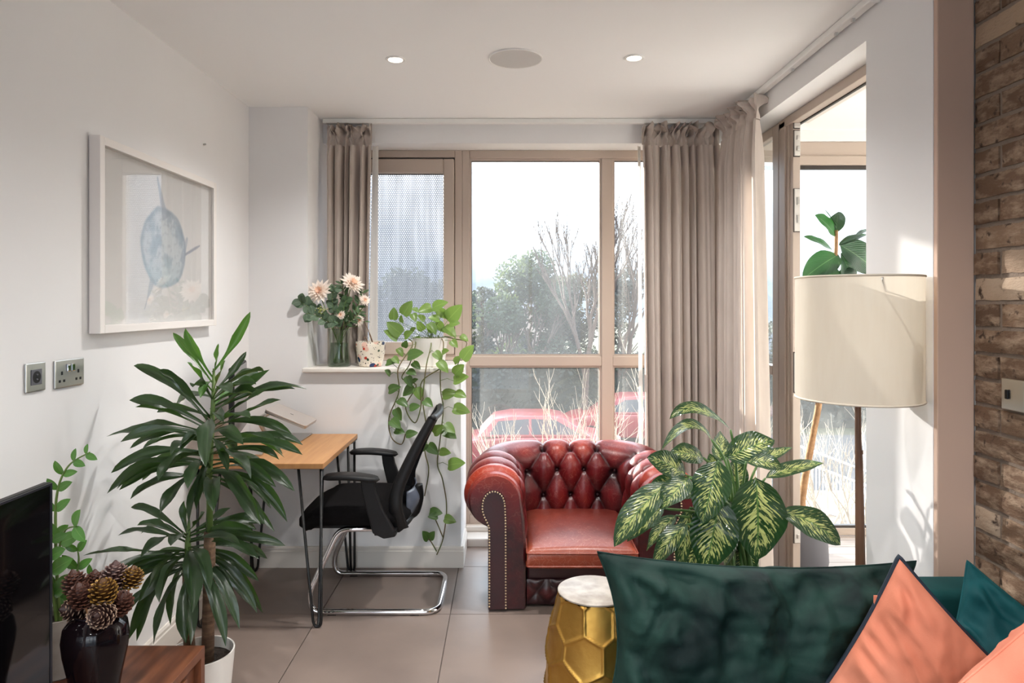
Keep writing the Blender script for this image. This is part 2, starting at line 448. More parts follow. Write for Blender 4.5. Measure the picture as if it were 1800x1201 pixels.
def brick_mesh(length, seed):
    r = random.Random(seed); me = MB()
    nu, nv = 6, 3
    def fn(u, v):
        yy = -length/2 + length*u; zz = -0.0315 + 0.063*v
        e = 1.0 if (u in (0, 1) or v in (0, 1)) else 0.0
        q = noise.noise(Vector((yy*18+seed*7, zz*18, seed)))
        return Vector((-0.004 + 0.006*e - 0.004*q*(1-e*0.3), yy + (0.003*q if u in (0, 1) else 0), zz + (0.0035*noise.noise(Vector((yy*22, seed*3, 1))) if v in (0, 1) else 0)))
    me.grid(fn, nu, nv)
    k = len(me.v)
    ring = [i for i in range(nu+1)] + [(nu+1)*j+nu for j in range(1, nv+1)] + [(nu+1)*nv+i for i in range(nu-1, -1, -1)] + [(nu+1)*j for j in range(nv-1, 0, -1)]
    back = [Vector((0.02, me.v[i].y, me.v[i].z)) for i in ring]
    b0 = len(me.v); me.v += back; me.uv += [(0.5, 0.5)]*len(back)
    n = len(ring)
    for i in range(n):
        j = (i+1) % n; me.f.append((ring[i], ring[j], b0+j, b0+i)); me.mi.append(0)
    return me
masters = {}
for L_ in (0.205, 0.098):
    masters[L_] = []
    for sd in range(3):
        mb = brick_mesh(L_, sd+1+int(L_*100))
        me = bpy.data.meshes.new('brick'); me.from_pydata([tuple(v) for v in mb.v], [], mb.f); me.materials.append(mt['brick'])
        me.polygons.foreach_set('use_smooth', [True]*len(mb.f)); me.set_sharp_from_angle(angle=math.radians(35)); masters[L_].append(me)
course = 0.0755
for c in range(33):
    z = 0.036 + course*c
    if z > 2.49: break
    y = 2.0500; k = 0
    while y > 0.95:
        L_ = 0.098 if (c % 2 == 0 and k == 0) or (rng.random() < 0.07) else 0.205
        o = bpy.data.objects.new('brick', rng.choice(masters[L_])); COL.objects.link(o); o.parent = wb
        o.location = Vector((XB - 0.002 + rng.uniform(-0.003, 0.003), y-L_/2, z)) - wb.location
        o.rotation_euler = (rng.choice((0, PI)) if False else rng.uniform(-0.006, 0.006), 0, 0)
        y -= L_ + 0.0105; k += 1
far_b = MB()
for c in range(33):      # the wall goes on behind the camera: bricks too far round to pick apart
    z = 0.036 + course*c; y = 0.94 - (0.1 if c % 2 else 0)
    while y > YB+0.2 and z < 2.49:
        far_b.box(XB-0.003, XB+0.01, y-0.205, y, z-0.0315, z+0.0315); y -= 0.2155
far_b.build('brick_mass', mt['brick'], wb, kind='stuff')
# skirting boards and sill
def skirting(pts, name, label):
    """profiled board along x (pts: x0,x1 at y)"""
    m = MB()
    for (a, b_, nx, ny) in pts:
        a = Vector((a[0], a[1], 0)); b_ = Vector((b_[0], b_[1], 0)); n = Vector((nx, ny, 0))
        prof = [(0, 0), (0.016, 0), (0.016, 0.088), (0.012, 0.092), (0.012, 0.104), (0.006, 0.112), (0, 0.112)]
        m.prism(prof, lambda p, a=a, n=n: a + n*p[0] + Vector((0, 0, p[1])), lambda p, b_=b_, n=n: b_ + n*p[0] + Vector((0, 0, p[1])))
    m.build(name, mt['gloss_white'], kind=S, label=label)
skirting([((XL, D1), (SILLX+0.016, D1), 0, -1), ((SILLX, D1), (SILLX, D2), 1, 0)], 'baseboard_back', 'cream skirting board under the window sill')
skirting([((XL, YB), (XL, D1), 1, 0)], 'baseboard_left', 'cream skirting board along the left wall')
MB().box(-1.10, SILLX+0.02, D1-0.035, D1, 1.058, 1.083).box(-1.079, SILLX+0.005, D1, DW-0.04, 1.058, 1.083).build('trim_2', mt['gloss_white'], kind=S, label='cream window sill board', bevel=0.006)
MB().box(SILLX, XF, D2, DW+0.1, -0.05, 0.045).box(SILLX, XF, DW-0.06, DW+0.1, 0.045, 0.075).build('trim_3', mt['gloss_white'], kind=S, label='raised white threshold below the tall window', bevel=0.006)

# ---- windows.  window_1: casement over the sill, window_2: tall fixed glazing, window_3: side glazing, window_4: balcony
FR, FD = mt['frame'], mt['frame_dark']
mt['hinge'] = M('satin_hinge', C(214, 210, 204), 0.4, metal=0.35)
def pane_mat():
    m, N, L = nodes_of('perforated_film')
    out = N.new('ShaderNodeOutputMaterial'); tc = N.new('ShaderNodeTexCoord'); sp = N.new('ShaderNodeSeparateXYZ')
    L.new(tc.outputs['Object'], sp.inputs[0])
    def wave(ax, az, k):
        a = N.new('ShaderNodeMath'); a.operation = 'MULTIPLY'; a.inputs[1].default_value = ax*k; L.new(sp.outputs[0], a.inputs[0])
        b2 = N.new('ShaderNodeMath'); b2.operation = 'MULTIPLY_ADD'; b2.inputs[1].default_value = az*k; L.new(sp.outputs[2], b2.inputs[0]); L.new(a.outputs[0], b2.inputs[2])
        c = N.new('ShaderNodeMath'); c.operation = 'COSINE'; L.new(b2.outputs[0], c.inputs[0]); return c
    K = 2*PI/0.0115
    ws = [wave(0, 1, K), wave(0.866, 0.5, K), wave(0.866, -0.5, K)]
    s1 = N.new('ShaderNodeMath'); s1.operation = 'ADD'; L.new(ws[0].outputs[0], s1.inputs[0]); L.new(ws[1].outputs[0], s1.inputs[1])
    s2 = N.new('ShaderNodeMath'); s2.operation = 'ADD'; L.new(s1.outputs[0], s2.inputs[0]); L.new(ws[2].outputs[0], s2.inputs[1])
    nz = N.new('ShaderNodeTexNoise'); nz.inputs['Scale'].default_value = 9; mp = N.new('ShaderNodeMapping'); mp.inputs['Scale'].default_value = (4, 1, 0.25)
    L.new(tc.outputs['Object'], mp.inputs[0]); L.new(mp.outputs[0], nz.inputs['Vector'])
    s3 = N.new('ShaderNodeMath'); s3.operation = 'MULTIPLY_ADD'; s3.inputs[1].default_value = 2.2; L.new(nz.outputs['Fac'], s3.inputs[0]); L.new(s2.outputs[0], s3.inputs[2])
    mr = N.new('ShaderNodeMapRange'); mr.inputs['From Min'].default_value = -0.3; mr.inputs['From Max'].default_value = 2.2
    mr.inputs['To Min'].default_value = 0.94; mr.inputs['To Max'].default_value = 0.40
    L.new(s3.outputs[0], mr.inputs['Value'])
    tr = N.new('ShaderNodeBsdfTransparent'); tr.inputs['Color'].default_value = (0.92, 0.93, 0.95, 1)
    tl = N.new('ShaderNodeBsdfTranslucent'); tl.inputs['Color'].default_value = (0.10, 0.11, 0.125, 1)
    mx = N.new('ShaderNodeMixShader'); L.new(mr.outputs[0], mx.inputs['Fac']); L.new(tr.outputs[0], mx.inputs[1]); L.new(tl.outputs[0], mx.inputs[2])
    L.new(mx.outputs[0], out.inputs['Surface']); return m
mt['film'] = pane_mat()
def rect_frame(x0, x1, z0, z1, wl, wr, wb_, wt, y0, y1, m=None):
    m = m or MB()
    m.box(x0, x0+wl, y0, y1, z0, z1).box(x1-wr, x1, y0, y1, z0, z1)
    m.box(x0+wl, x1-wr, y0, y1, z0, z0+wb_).box(x0+wl, x1-wr, y0, y1, z1-wt, z1); return m
w1 = thing('window_1', 'taupe framed casement window with honeycomb film above the sill', None, (-0.65, DW, 1.083), kind=S)
rect_frame(-1.079, -0.272, 1.083, ZS, 0.05, 0.045, 0.035, 0.045, DW-0.01, DW+0.07).build('frame', FR, w1, bevel=0.004)
rect_frame(-1.022, -0.320, 1.120, 2.318, 0.075, 0.066, 0.075, 0.085, DW-0.03, DW+0.05).build('sash', FR, w1, bevel=0.006)
rect_frame(-1.029, -0.313, 1.112, 2.326, 0.01, 0.01, 0.01, 0.012, DW-0.006, DW+0.03).build('gasket', FD, w1)
MB().box(-0.95, -0.384, DW+0.008, DW+0.012, 1.19, 2.236).build('pane', mt['film'], w1)
w2 = thing('window_2', 'tall taupe framed fixed window reaching the floor behind the armchair', None, (0.5, DW, 0.075), kind=S)
rect_frame(-0.272, XF+0.03, 0.075, ZS, 0.045, 0.05, 0.055, 0.05, DW-0.01, DW+0.07).box(0.586, 0.655, DW-0.012, DW+0.07, 0.13, 2.325).box(-0.227, 0.586, DW-0.012, DW+0.07, 1.047, 1.106).box(0.655, XF-0.02, DW-0.012, DW+0.07, 1.047, 1.106).build('frame', FR, w2, bevel=0.004)
for (x0, x1) in ((-0.227, 0.586), (0.655, XF-0.02)):
    for (z0, z1) in ((0.13, 1.047), (1.106, 2.325)):
        rect_frame(x0, x1, z0, z1, 0.012, 0.012, 0.012, 0.012, DW, DW+0.05).build('bead', FR, w2)
        rect_frame(x0+0.011, x1-0.011, z0+0.011, z1-0.011, 0.004, 0.004, 0.004, 0.004, DW+0.012, DW+0.022).build('gasket', FD, w2)
        MB().box(x0, x1, DW+0.022, DW+0.028, z0, z1).build('pane', mt['glass'], w2)
# side glazing and door frame in the plane of the right wall
def rect_frame_y(y0, y1, z0, z1, wl, wr, wb_, wt, x0, x1):
    m = MB()
    m.box(x0, x1, y0, y0+wl, z0, z1).box(x0, x1, y1-wr, y1, z0, z1)
    m.box(x0, x1, y0+wl, y1-wr, z0, z0+wb_).box(x0, x1, y0+wl, y1-wr, z1-wt, z1); return m
w3 = thing('window_3', 'narrow fixed side window beside the door frame, half behind the curtain', None, (XF+0.02, 3.9, 0.0), kind=S)
rect_frame_y(3.55, DW+0.02, 0.02, ZS-0.005, 0.08, 0.05, 0.07, 0.05, XF, XF+0.05).box(XF-0.002, XF+0.05, 3.63, DW-0.03, 1.05, 1.10).build('frame', FR, w3, bevel=0.004)
for (z0, z1) in ((0.09, 1.05), (1.10, 2.32)):
    MB().box(XF+0.022, XF+0.028, 3.63, DW-0.03, z0, z1).build('pane', mt['glass_side'], w3)
d1 = thing('door_1', 'taupe folding door frame of the side opening with steel hinges, door folded away', None, (XF+0.02, 3.0, 0.0), kind=S)
m = MB().box(XF, XF+0.05, 3.47, 3.545, 0, 2.36).box(XF+0.006, XF+0.05, 3.44, 3.47, 0, 2.36).box(XF+0.012, XF+0.05, 3.40, 3.44, 0, 2.36)
m.box(XF, XF+0.046, 2.457, 3.545, 2.33, ZS-0.002).build('frame', FR, d1, bevel=0.003)
MB().box(XF+0.046, XF+0.058, 2.457, 3.42, 2.325, 2.345).build('track_slot', FD, d1)
MB().box(XF+0.058, XF+0.09, 2.457, 3.40, 2.33, ZS-0.002).build('head_trim', mt['gloss_white'], d1)
MB().box(XF, XF+0.09, 2.457, 3.47, -0.004, 0.006).build('threshold', mt['steel'], d1)
for (z0, z1) in ((2.165, 2.29), (1.79, 2.0), (0.99, 1.185), (0.24, 0.36), (2.305, 2.33)):
    MB().box(XF+0.0135, XF+0.047, 3.396, 3.402, z0-0.004, z1+0.004).build('hinge_recess', FD, d1, bevel=0.002)
    hg = MB().box(XF+0.0155, XF+0.0455, 3.388, 3.398, z0, z1).build('hinge', mt['hinge'], d1, bevel=0.003)
    if z1-z0 > 0.05:
        MB().box(XF+0.026, XF+0.038, 3.382, 3.388, z0+(z1-z0)*0.2, z0+(z1-z0)*0.38).box(XF+0.026, XF+0.038, 3.382, 3.388, z0+(z1-z0)*0.62, z0+(z1-z0)*0.80).build('hinge_knuckle', mt['steel'], hg, bevel=0.002)
# ---- glazed balcony behind the side opening
XO = 3.05
bf = MB().box(XF+0.05, XO, 2.10, DW+0.1, -0.08, -0.022).build('floor_balcony', mt['grout'], kind=S, label='pale plank floor of the glazed balcony')
y = 2.10
while y < DW-0.02:
    MB().box(XF+0.09, XO-0.01, y+0.002, min(y+0.118, DW-0.01), -0.022, -0.002).build('plank', mt['plank'], bf)
    y += 0.12
MB().box(XF+0.05, XO+0.1, 1.98, 2.10, -0.08, ZC).box(XO, XO+0.1, 2.10, DW+0.12, -0.08, ZC).box(XF+0.05, XO, DW-0.01, DW+0.12, 2.43, ZC).build('wall_balcony', mt['wall'], kind=S, label='white balcony side walls')
w4 = thing('window_4', 'large balcony window with deep taupe head seen through the side opening', None, (2.2, DW, 0.0), kind=S)
rect_frame(XF+0.05, XO, 0.0, 2.43, 0.06, 0.06, 0.045, 0.09, DW+0.0, DW+0.09).box(XF+0.11, XO-0.06, DW-0.015, DW+0.09, 2.285, 2.34).box(2.62, 2.68, DW, DW+0.09, 0.045, 2.285).build('frame', FR, w4, bevel=0.004)
MB().box(XF+0.11, XO-0.06, DW+0.01, DW+0.04, 2.262, 2.285).box(XF+0.11, XO-0.06, DW+0.01, DW+0.04, 0.045, 0.06).build('gasket', FD, w4)
for (x0, x1) in ((XF+0.11, 2.62), (2.68, XO-0.06)):
    MB().box(x0, x1, DW+0.03, DW+0.036, 0.05, 2.27).build('pane', mt['glass_side'], w4)

# ---- curtain rails
r = MB().box(-1.06, 1.262, 3.935, 3.968, ZC-0.028, ZC-0.001).build('curtain_rail', mt['white_plastic'], label='white ceiling curtain rail over the back window', cat='curtain rail', bevel=0.004)
rs = thing('curtain_rail', 'white ceiling curtain rail running along the right lintel', 'curtain rail', (1.265, 2.9, ZC-0.03))
MB().box(1.252, 1.285, 2.36, 3.93, ZC-0.028, ZC-0.001).build('rail', mt['white_plastic'], rs, bevel=0.004)
MB().box(1.250, 1.287, 2.345, 2.362, ZC-0.032, ZC-0.001).build('end_cap', mt['white_plastic'], rs, bevel=0.004)
for yy in (2.62, 3.02, 2.49): MB().box(1.262, 1.274, yy, yy+0.01, ZC-0.04, ZC-0.026).build('glider', mt['soft_grey'], rs)

# ---- curtains
def curtain(name, label, a0, a1, b0, b1, nrm, z0, z1, folds, amp, seed, mat, edge=None):
    """top line a0->a1, bottom line b0->b1 (x,y pairs); folds push along nrm"""
    r = random.Random(seed)
    ph = [r.uniform(0, 6.28) for _ in range(6)]
    a0, a1, b0, b1 = [Vector((p[0], p[1])) for p in (a0, a1, b0, b1)]; n = Vector(nrm).normalized()
    root = thing(name, label, 'curtain', ((a0.x+a1.x)/2, (a0.y+a1.y)/2, z0), 'taupe curtains around the window corner')
    def warp(u): return u + 0.035*math.sin(2*PI*u*1.3+ph[0])*u*(1-u)*2 + 0.02*math.sin(2*PI*u*3.1+ph[1])
    Hh = 0.115
    def body(u, v):
        z = z0 + (z1-Hh-z0)*v
        w = warp(u)
        a = 2*PI*folds*w + 1.1*math.sin(2*PI*w*1.7+ph[2]) + 0.35*math.sin(2*PI*w*4.3+ph[1]) + 0.3*(1-v)*math.sin(2*PI*w*2.3+ph[3])
        s = math.tanh(2.6*(math.sin(a)+0.38))
        sub = math.sin(a*2.0+ph[4])*0.12 + math.sin(a*0.31+ph[5])*0.30 + 0.10*math.sin(a*3.3+ph[0]+2*v)
        k = 0.72 + 0.28*(1-v)
        if v > 0.94: k *= 1-0.45*(v-0.94)/0.06
        base = (b0 + (b1-b0)*u)*(1-v) + (a0 + (a1-a0)*u)*v
        t = (a1-a0).normalized()
        off = n*amp*(s+sub)*k + t*amp*0.18*math.sin(2*a)*k
        return Vector((base.x+off.x, base.y+off.y, z))
    nu = int(folds*36)
    MB().grid(body, nu, 26).build('drape', mat, root, smooth=True)
    def head(u, v):
        z = z1 - Hh + (Hh+0.012*math.sin(u*folds*9+ph[3])*(v > 0.7) + 0.008*noise.noise(Vector((u*40, v*3, seed))))*v
        w = warp(u)
        a = 2*PI*folds*w + 1.1*math.sin(2*PI*w*1.7+ph[2]) + 0.35*math.sin(2*PI*w*4.3+ph[1])
        s = math.sin(a); s = math.copysign(abs(s)**0.7, s)
        k0 = 0.34*(s + math.sin(a*2.0+ph[4])*0.28 + math.sin(a*0.5+ph[5])*0.35)
        pinch = math.exp(-((v-0.40)/0.16)**2); fade = min(1.0, u*14, (1-u)*14)
        hf = math.sin(a*2.7+ph[1])*0.55 + noise.noise(Vector((u*folds*3.1, v*2.0, seed)))*1.0
        off = n*amp*(k0*(1-pinch*0.5) + fade*hf*(0.40 + 1.5*max(0, v-0.45)*1.6)*min(1, v*3.0)*(1-0.75*pinch))
        t = (a1-a0).normalized()
        off2 = t*amp*fade*(0.45*0.34*math.cos(a)*(1-v) + 0.9*noise.noise(Vector((u*folds*2.3, v*2.5, seed+9)))*v)
        base = a0 + (a1-a0)*u
        return Vector((base.x+off.x+off2.x, base.y+off.y+off2.y, z))
    MB().grid(head, int(folds*26), 12).build('gathered_heading', mat, root, smooth=True)
    if edge:
        i0, wd = edge
        e = b1 if i0 == 1 else b0; et = a1 if i0 == 1 else a0
        t = (a1-a0).normalized() * (1 if i0 == 1 else -1)
        def lin_(u, v):
            q = e*(1-v) + et*v; o2 = t*wd*u*(1.0-0.35*v) - n*(0.012*math.sin(u*5)+0.01)
            return Vector((q.x+o2.x, q.y+o2.y, z0 + (z1-Hh-z0)*v))
        MB().grid(lin_, 6, 12).build('lining', mt['lining'], root, smooth=True)
    return root
curtain('curtain', 'taupe curtain on the left, hanging to the sill behind the flower vase', (-1.035, 3.95), (-0.775, 3.95), (-1.03, 3.955), (-0.800, 3.955), (0, -1), 1.087, ZC-0.040, 5.4, 0.050, 3, mt['curtain'], edge=(1, 0.055))
curtain('curtain', 'wide taupe curtain behind the armchair, hanging to the floor left of the corner', (0.780, 3.955), (1.235, 3.955), (0.800, 3.955), (1.240, 3.955), (0, -1), 0.02, ZC-0.040, 7.6, 0.064, 8, mt['curtain'], edge=(0, 0.03))
curtain('curtain', 'taupe curtain on the side rail, right of the corner beside the door frame', (1.225, 3.885), (1.240, 3.36), (1.215, 3.87), (1.240, 3.24), (-1, 0), 0.02, ZC-0.040, 6.2, 0.050, 21, mt['curtain'])

# ---- downlights, speaker
def downlight(x, y, label):
    t = thing('downlight', label, 'downlight', (x, y, ZC-0.004), 'recessed ceiling downlights')
    MB().lathe([(0.030, 0.001), (0.032, -0.004), (0.040, -0.005), (0.043, -0.001), (0.043, 0.002)], (x, y, ZC-0.001), 32).build('bezel', mt['white_plastic'], t, smooth=40)
    MB().lathe([(0.0, -0.0015), (0.031, -0.0015)], (x, y, ZC-0.001), 24).build('lamp_glass', mt['lamp'], t)
    ld = bpy.data.lights.new('downlight_beam', 'SPOT'); ld.energy = DOWNLIGHT_W; ld.spot_size = math.radians(142); ld.spot_blend = 1.0
    ld.shadow_soft_size = 0.035; ld.color = DOWNLIGHT_COL
    lo = bpy.data.objects.new('downlight_beam', ld); COL.objects.link(lo); lo.parent = t; lo.location = (0, 0, -0.012)
mt['lamp'] = M('lit_lamp_glass', C(255, 240, 215), 0.4, emit=(1.0, 0.85, 0.65, 1), estr=9.0)
downlight(-0.485, 2.987, 'lit downlight in the ceiling left of the round speaker')
downlight(0.556, 2.967, 'lit downlight in the ceiling right of the round speaker')
k = 0
for yy in (1.0, -0.6):  # unseen downlights added to raise the room's brightness
    for xx in (-0.55, 0.55):
        downlight(xx, yy, 'unseen ceiling downlight added for fill, %s %s' % ('above' if yy > 0 else 'behind', 'the television' if xx < 0 else 'the sofa'))
t = thing('ceiling_speaker', 'round pale grey speaker grille flush in the ceiling', 'speaker', (0.04, 2.975, ZC-0.006))
MB().lathe([(0.0, -0.0055), (0.112, -0.005)], (0.04, 2.975, ZC), 48).build('grille', mt['soft_grey'], t, smooth=True)
MB().lathe([(0.112, -0.005), (0.1145, -0.007), (0.1175, -0.006), (0.1175, 0)], (0.04, 2.975, ZC), 48).build('rim', mt['white_plastic'], t, smooth=40)
# ================================================================== leather armchair
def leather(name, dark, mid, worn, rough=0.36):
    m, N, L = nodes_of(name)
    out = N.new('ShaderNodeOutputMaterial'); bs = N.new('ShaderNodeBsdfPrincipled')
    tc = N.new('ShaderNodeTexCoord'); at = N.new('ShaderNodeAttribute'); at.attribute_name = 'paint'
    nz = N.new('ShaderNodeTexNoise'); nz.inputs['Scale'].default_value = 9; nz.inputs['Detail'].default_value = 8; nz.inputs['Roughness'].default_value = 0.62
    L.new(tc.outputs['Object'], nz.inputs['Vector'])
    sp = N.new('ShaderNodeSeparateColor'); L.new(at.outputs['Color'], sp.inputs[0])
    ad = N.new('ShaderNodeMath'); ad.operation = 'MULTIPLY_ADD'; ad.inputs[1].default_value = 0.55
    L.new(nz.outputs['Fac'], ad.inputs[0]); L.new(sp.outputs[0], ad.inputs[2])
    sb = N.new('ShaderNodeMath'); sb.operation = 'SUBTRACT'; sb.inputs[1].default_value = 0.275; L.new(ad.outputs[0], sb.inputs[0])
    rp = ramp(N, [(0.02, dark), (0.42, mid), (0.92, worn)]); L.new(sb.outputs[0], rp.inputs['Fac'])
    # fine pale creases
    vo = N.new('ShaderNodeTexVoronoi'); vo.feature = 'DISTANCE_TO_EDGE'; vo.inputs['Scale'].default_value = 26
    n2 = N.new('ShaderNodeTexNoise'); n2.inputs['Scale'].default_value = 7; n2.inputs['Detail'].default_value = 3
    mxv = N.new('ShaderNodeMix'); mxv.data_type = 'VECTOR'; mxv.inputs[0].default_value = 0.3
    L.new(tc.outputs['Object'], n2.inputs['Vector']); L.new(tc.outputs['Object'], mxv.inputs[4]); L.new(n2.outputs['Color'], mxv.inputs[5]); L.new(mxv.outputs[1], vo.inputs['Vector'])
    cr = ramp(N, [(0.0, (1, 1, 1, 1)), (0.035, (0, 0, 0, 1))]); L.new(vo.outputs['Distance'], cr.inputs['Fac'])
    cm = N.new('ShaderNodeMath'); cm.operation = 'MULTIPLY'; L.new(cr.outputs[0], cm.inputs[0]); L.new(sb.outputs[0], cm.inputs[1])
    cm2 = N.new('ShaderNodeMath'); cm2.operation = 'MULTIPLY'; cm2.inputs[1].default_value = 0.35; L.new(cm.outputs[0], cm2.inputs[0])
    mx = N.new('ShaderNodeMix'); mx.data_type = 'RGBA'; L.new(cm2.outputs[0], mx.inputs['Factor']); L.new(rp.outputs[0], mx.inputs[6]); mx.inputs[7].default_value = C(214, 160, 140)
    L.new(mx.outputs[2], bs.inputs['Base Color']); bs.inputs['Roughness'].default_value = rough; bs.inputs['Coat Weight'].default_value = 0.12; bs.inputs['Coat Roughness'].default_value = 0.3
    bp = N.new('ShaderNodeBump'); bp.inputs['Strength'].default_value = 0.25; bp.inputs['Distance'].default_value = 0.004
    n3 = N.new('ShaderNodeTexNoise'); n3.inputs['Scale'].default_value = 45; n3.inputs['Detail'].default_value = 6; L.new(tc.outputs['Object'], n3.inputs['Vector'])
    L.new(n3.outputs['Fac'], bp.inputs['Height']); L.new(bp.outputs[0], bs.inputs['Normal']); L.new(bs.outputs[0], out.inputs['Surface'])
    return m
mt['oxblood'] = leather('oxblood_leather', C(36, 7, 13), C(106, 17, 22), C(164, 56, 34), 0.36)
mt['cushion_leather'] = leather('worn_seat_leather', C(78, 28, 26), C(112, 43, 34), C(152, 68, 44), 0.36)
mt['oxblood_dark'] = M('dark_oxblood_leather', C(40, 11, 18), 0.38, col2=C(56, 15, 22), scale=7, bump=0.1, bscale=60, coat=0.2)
mt['brass'] = M('brass_nail', C(222, 200, 164), 0.35, metal=0.8)
def smooth(x, a, b):
    t = min(1, max(0, (x-a)/(b-a))); return t*t*(3-2*t)
AXL, AXR, AY0, AYB = 0.0925, 0.607, 3.185, 3.690
ac = thing('leather_armchair', 'oxblood red leather club armchair with deep buttoned back and rolled arms', 'armchair', (0.35, 3.58, 0))
rc = 0.075
def upath(s):
    """inner seat line: left arm front -> back -> right arm front; returns point, outward normal"""
    la = AYB - rc - AY0; q = PI*rc/2; lb = AXR - AXL - 2*rc
    if s <= la: return Vector((AXL, AY0+s, 0)), Vector((-1, 0, 0))
    s -= la
    if s <= q:
        a = s/rc; c = Vector((AXL+rc, AYB-rc, 0)); n = Vector((-math.cos(a), math.sin(a), 0)); return c+n*rc, n
    s -= q
    if s <= lb: return Vector((AXL+rc+s, AYB, 0)), Vector((0, 1, 0))
    s -= lb
    if s <= q:
        a = s/rc; c = Vector((AXR-rc, AYB-rc, 0)); n = Vector((math.sin(a), math.cos(a), 0)); return c+n*rc, n
    s -= q
    return Vector((AXR, AYB-rc-s, 0)), Vector((1, 0, 0))
SL = 2*(AYB-rc-AY0) + PI*rc + (AXR-AXL-2*rc); SCN = SL/2
RC, RZ, RR = 0.147, 0.516, 0.133
V1 = 0.30; VA = RR*math.radians(255); VT = V1+VA
def aprof(v):
    """n, z, normal (n,z) of the section"""
    if v <= V1:
        t = v/V1; return 0.0+0.014*t, 0.216+0.30*t, (-1.0, 0.05)
    a = PI - (v-V1)/RR
    return RC+RR*math.cos(a), RZ+RR*math.sin(a), (math.cos(a), math.sin(a))
TA, TB, VR = 0.147, 0.135, 0.435
def tuft(s, v):
    p = (s-SCN)/TA; w = smooth(v, VR, VR+0.05)
    Pq = p + (v-VR)/(2*TB); Qq = p - (v-VR)/(2*TB)
    dia = (abs(math.sin(PI*Pq))**0.55) * (abs(math.sin(PI*Qq))**0.55)
    ple = abs(math.sin(PI*p))**0.5
    h = (1-w)*dia + w*ple*(1-0.55*smooth(v, VT-0.22, VT-0.02))
    bt = 0
    for j in (0, -1, -2):
        vv = VR + j*TB; sh = 0.0 if j % 2 == 0 else 0.5
        k = round(p-sh)+sh
        d2 = ((p-k)*TA)**2 + (v-vv)**2
        bt += math.exp(-d2/(0.016**2))
    end = smooth(min(s, SL-s), 0.0, 0.06)
    return (h*0.032 - 0.026*min(1, bt))*(0.25+0.75*end), h, bt
tm = MB()
NU, NV = 330, 92
def asurf(u, v):
    s = u*SL; vv = v*VT
    p, n = upath(s); a, z, nn = aprof(vv)
    d, h, bt = tuft(s, vv); d -= 0.016
    back = smooth(s, 0.50, 0.62)*smooth(SL-s, 0.50, 0.62)
    z2 = z + 0.012*back
    a *= 1 - 0.28*back
    return p + n*(a + nn[0]*d) + Vector((0, 0, z2 + nn[1]*d))
tm.grid(asurf, NU, NV)
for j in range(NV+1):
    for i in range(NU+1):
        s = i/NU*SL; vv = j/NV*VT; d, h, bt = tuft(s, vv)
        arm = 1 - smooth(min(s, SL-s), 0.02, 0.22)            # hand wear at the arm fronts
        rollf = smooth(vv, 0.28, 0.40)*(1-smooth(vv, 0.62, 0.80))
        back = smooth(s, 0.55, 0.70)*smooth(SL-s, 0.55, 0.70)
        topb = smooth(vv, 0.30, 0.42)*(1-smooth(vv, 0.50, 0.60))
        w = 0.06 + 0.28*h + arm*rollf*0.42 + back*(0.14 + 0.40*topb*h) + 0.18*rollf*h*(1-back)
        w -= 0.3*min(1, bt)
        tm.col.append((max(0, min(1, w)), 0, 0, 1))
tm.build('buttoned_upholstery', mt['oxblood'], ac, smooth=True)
btn = MB()
for j in (0, -1, -2):
    vv = VR + j*TB; sh = 0.0 if j % 2 == 0 else 0.5
    for q in range(-6, 7):
        s = SCN + (q+sh)*TA
        if 0.05 < s < SL-0.05:
            p, n = upath(s); a, z, nn = aprof(vv); d = -0.030
            c = p + n*(a+nn[0]*d) + Vector((0, 0, z+nn[1]*d+0.008))
            MB().ball(c, 0.0105, 8, 6).build('button', mt['oxblood_dark'], ac, smooth=True)
# outer body
b = MB().box(AXL-0.178, AXL-0.04, AY0+0.02, AYB+0.13, 0.012, 0.44).box(AXR+0.04, AXR+0.178, AY0+0.02, AYB+0.13, 0.012, 0.44).box(AXL-0.04, AXR+0.04, AYB+0.05, AYB+0.13, 0.012, 0.46)
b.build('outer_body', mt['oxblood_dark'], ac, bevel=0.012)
MB().box(AXL+0.005, AXR-0.005, AY0+0.035, AYB+0.02, 0.012, 0.205).build('seat_base', mt['oxblood_dark'], ac, bevel=0.01)
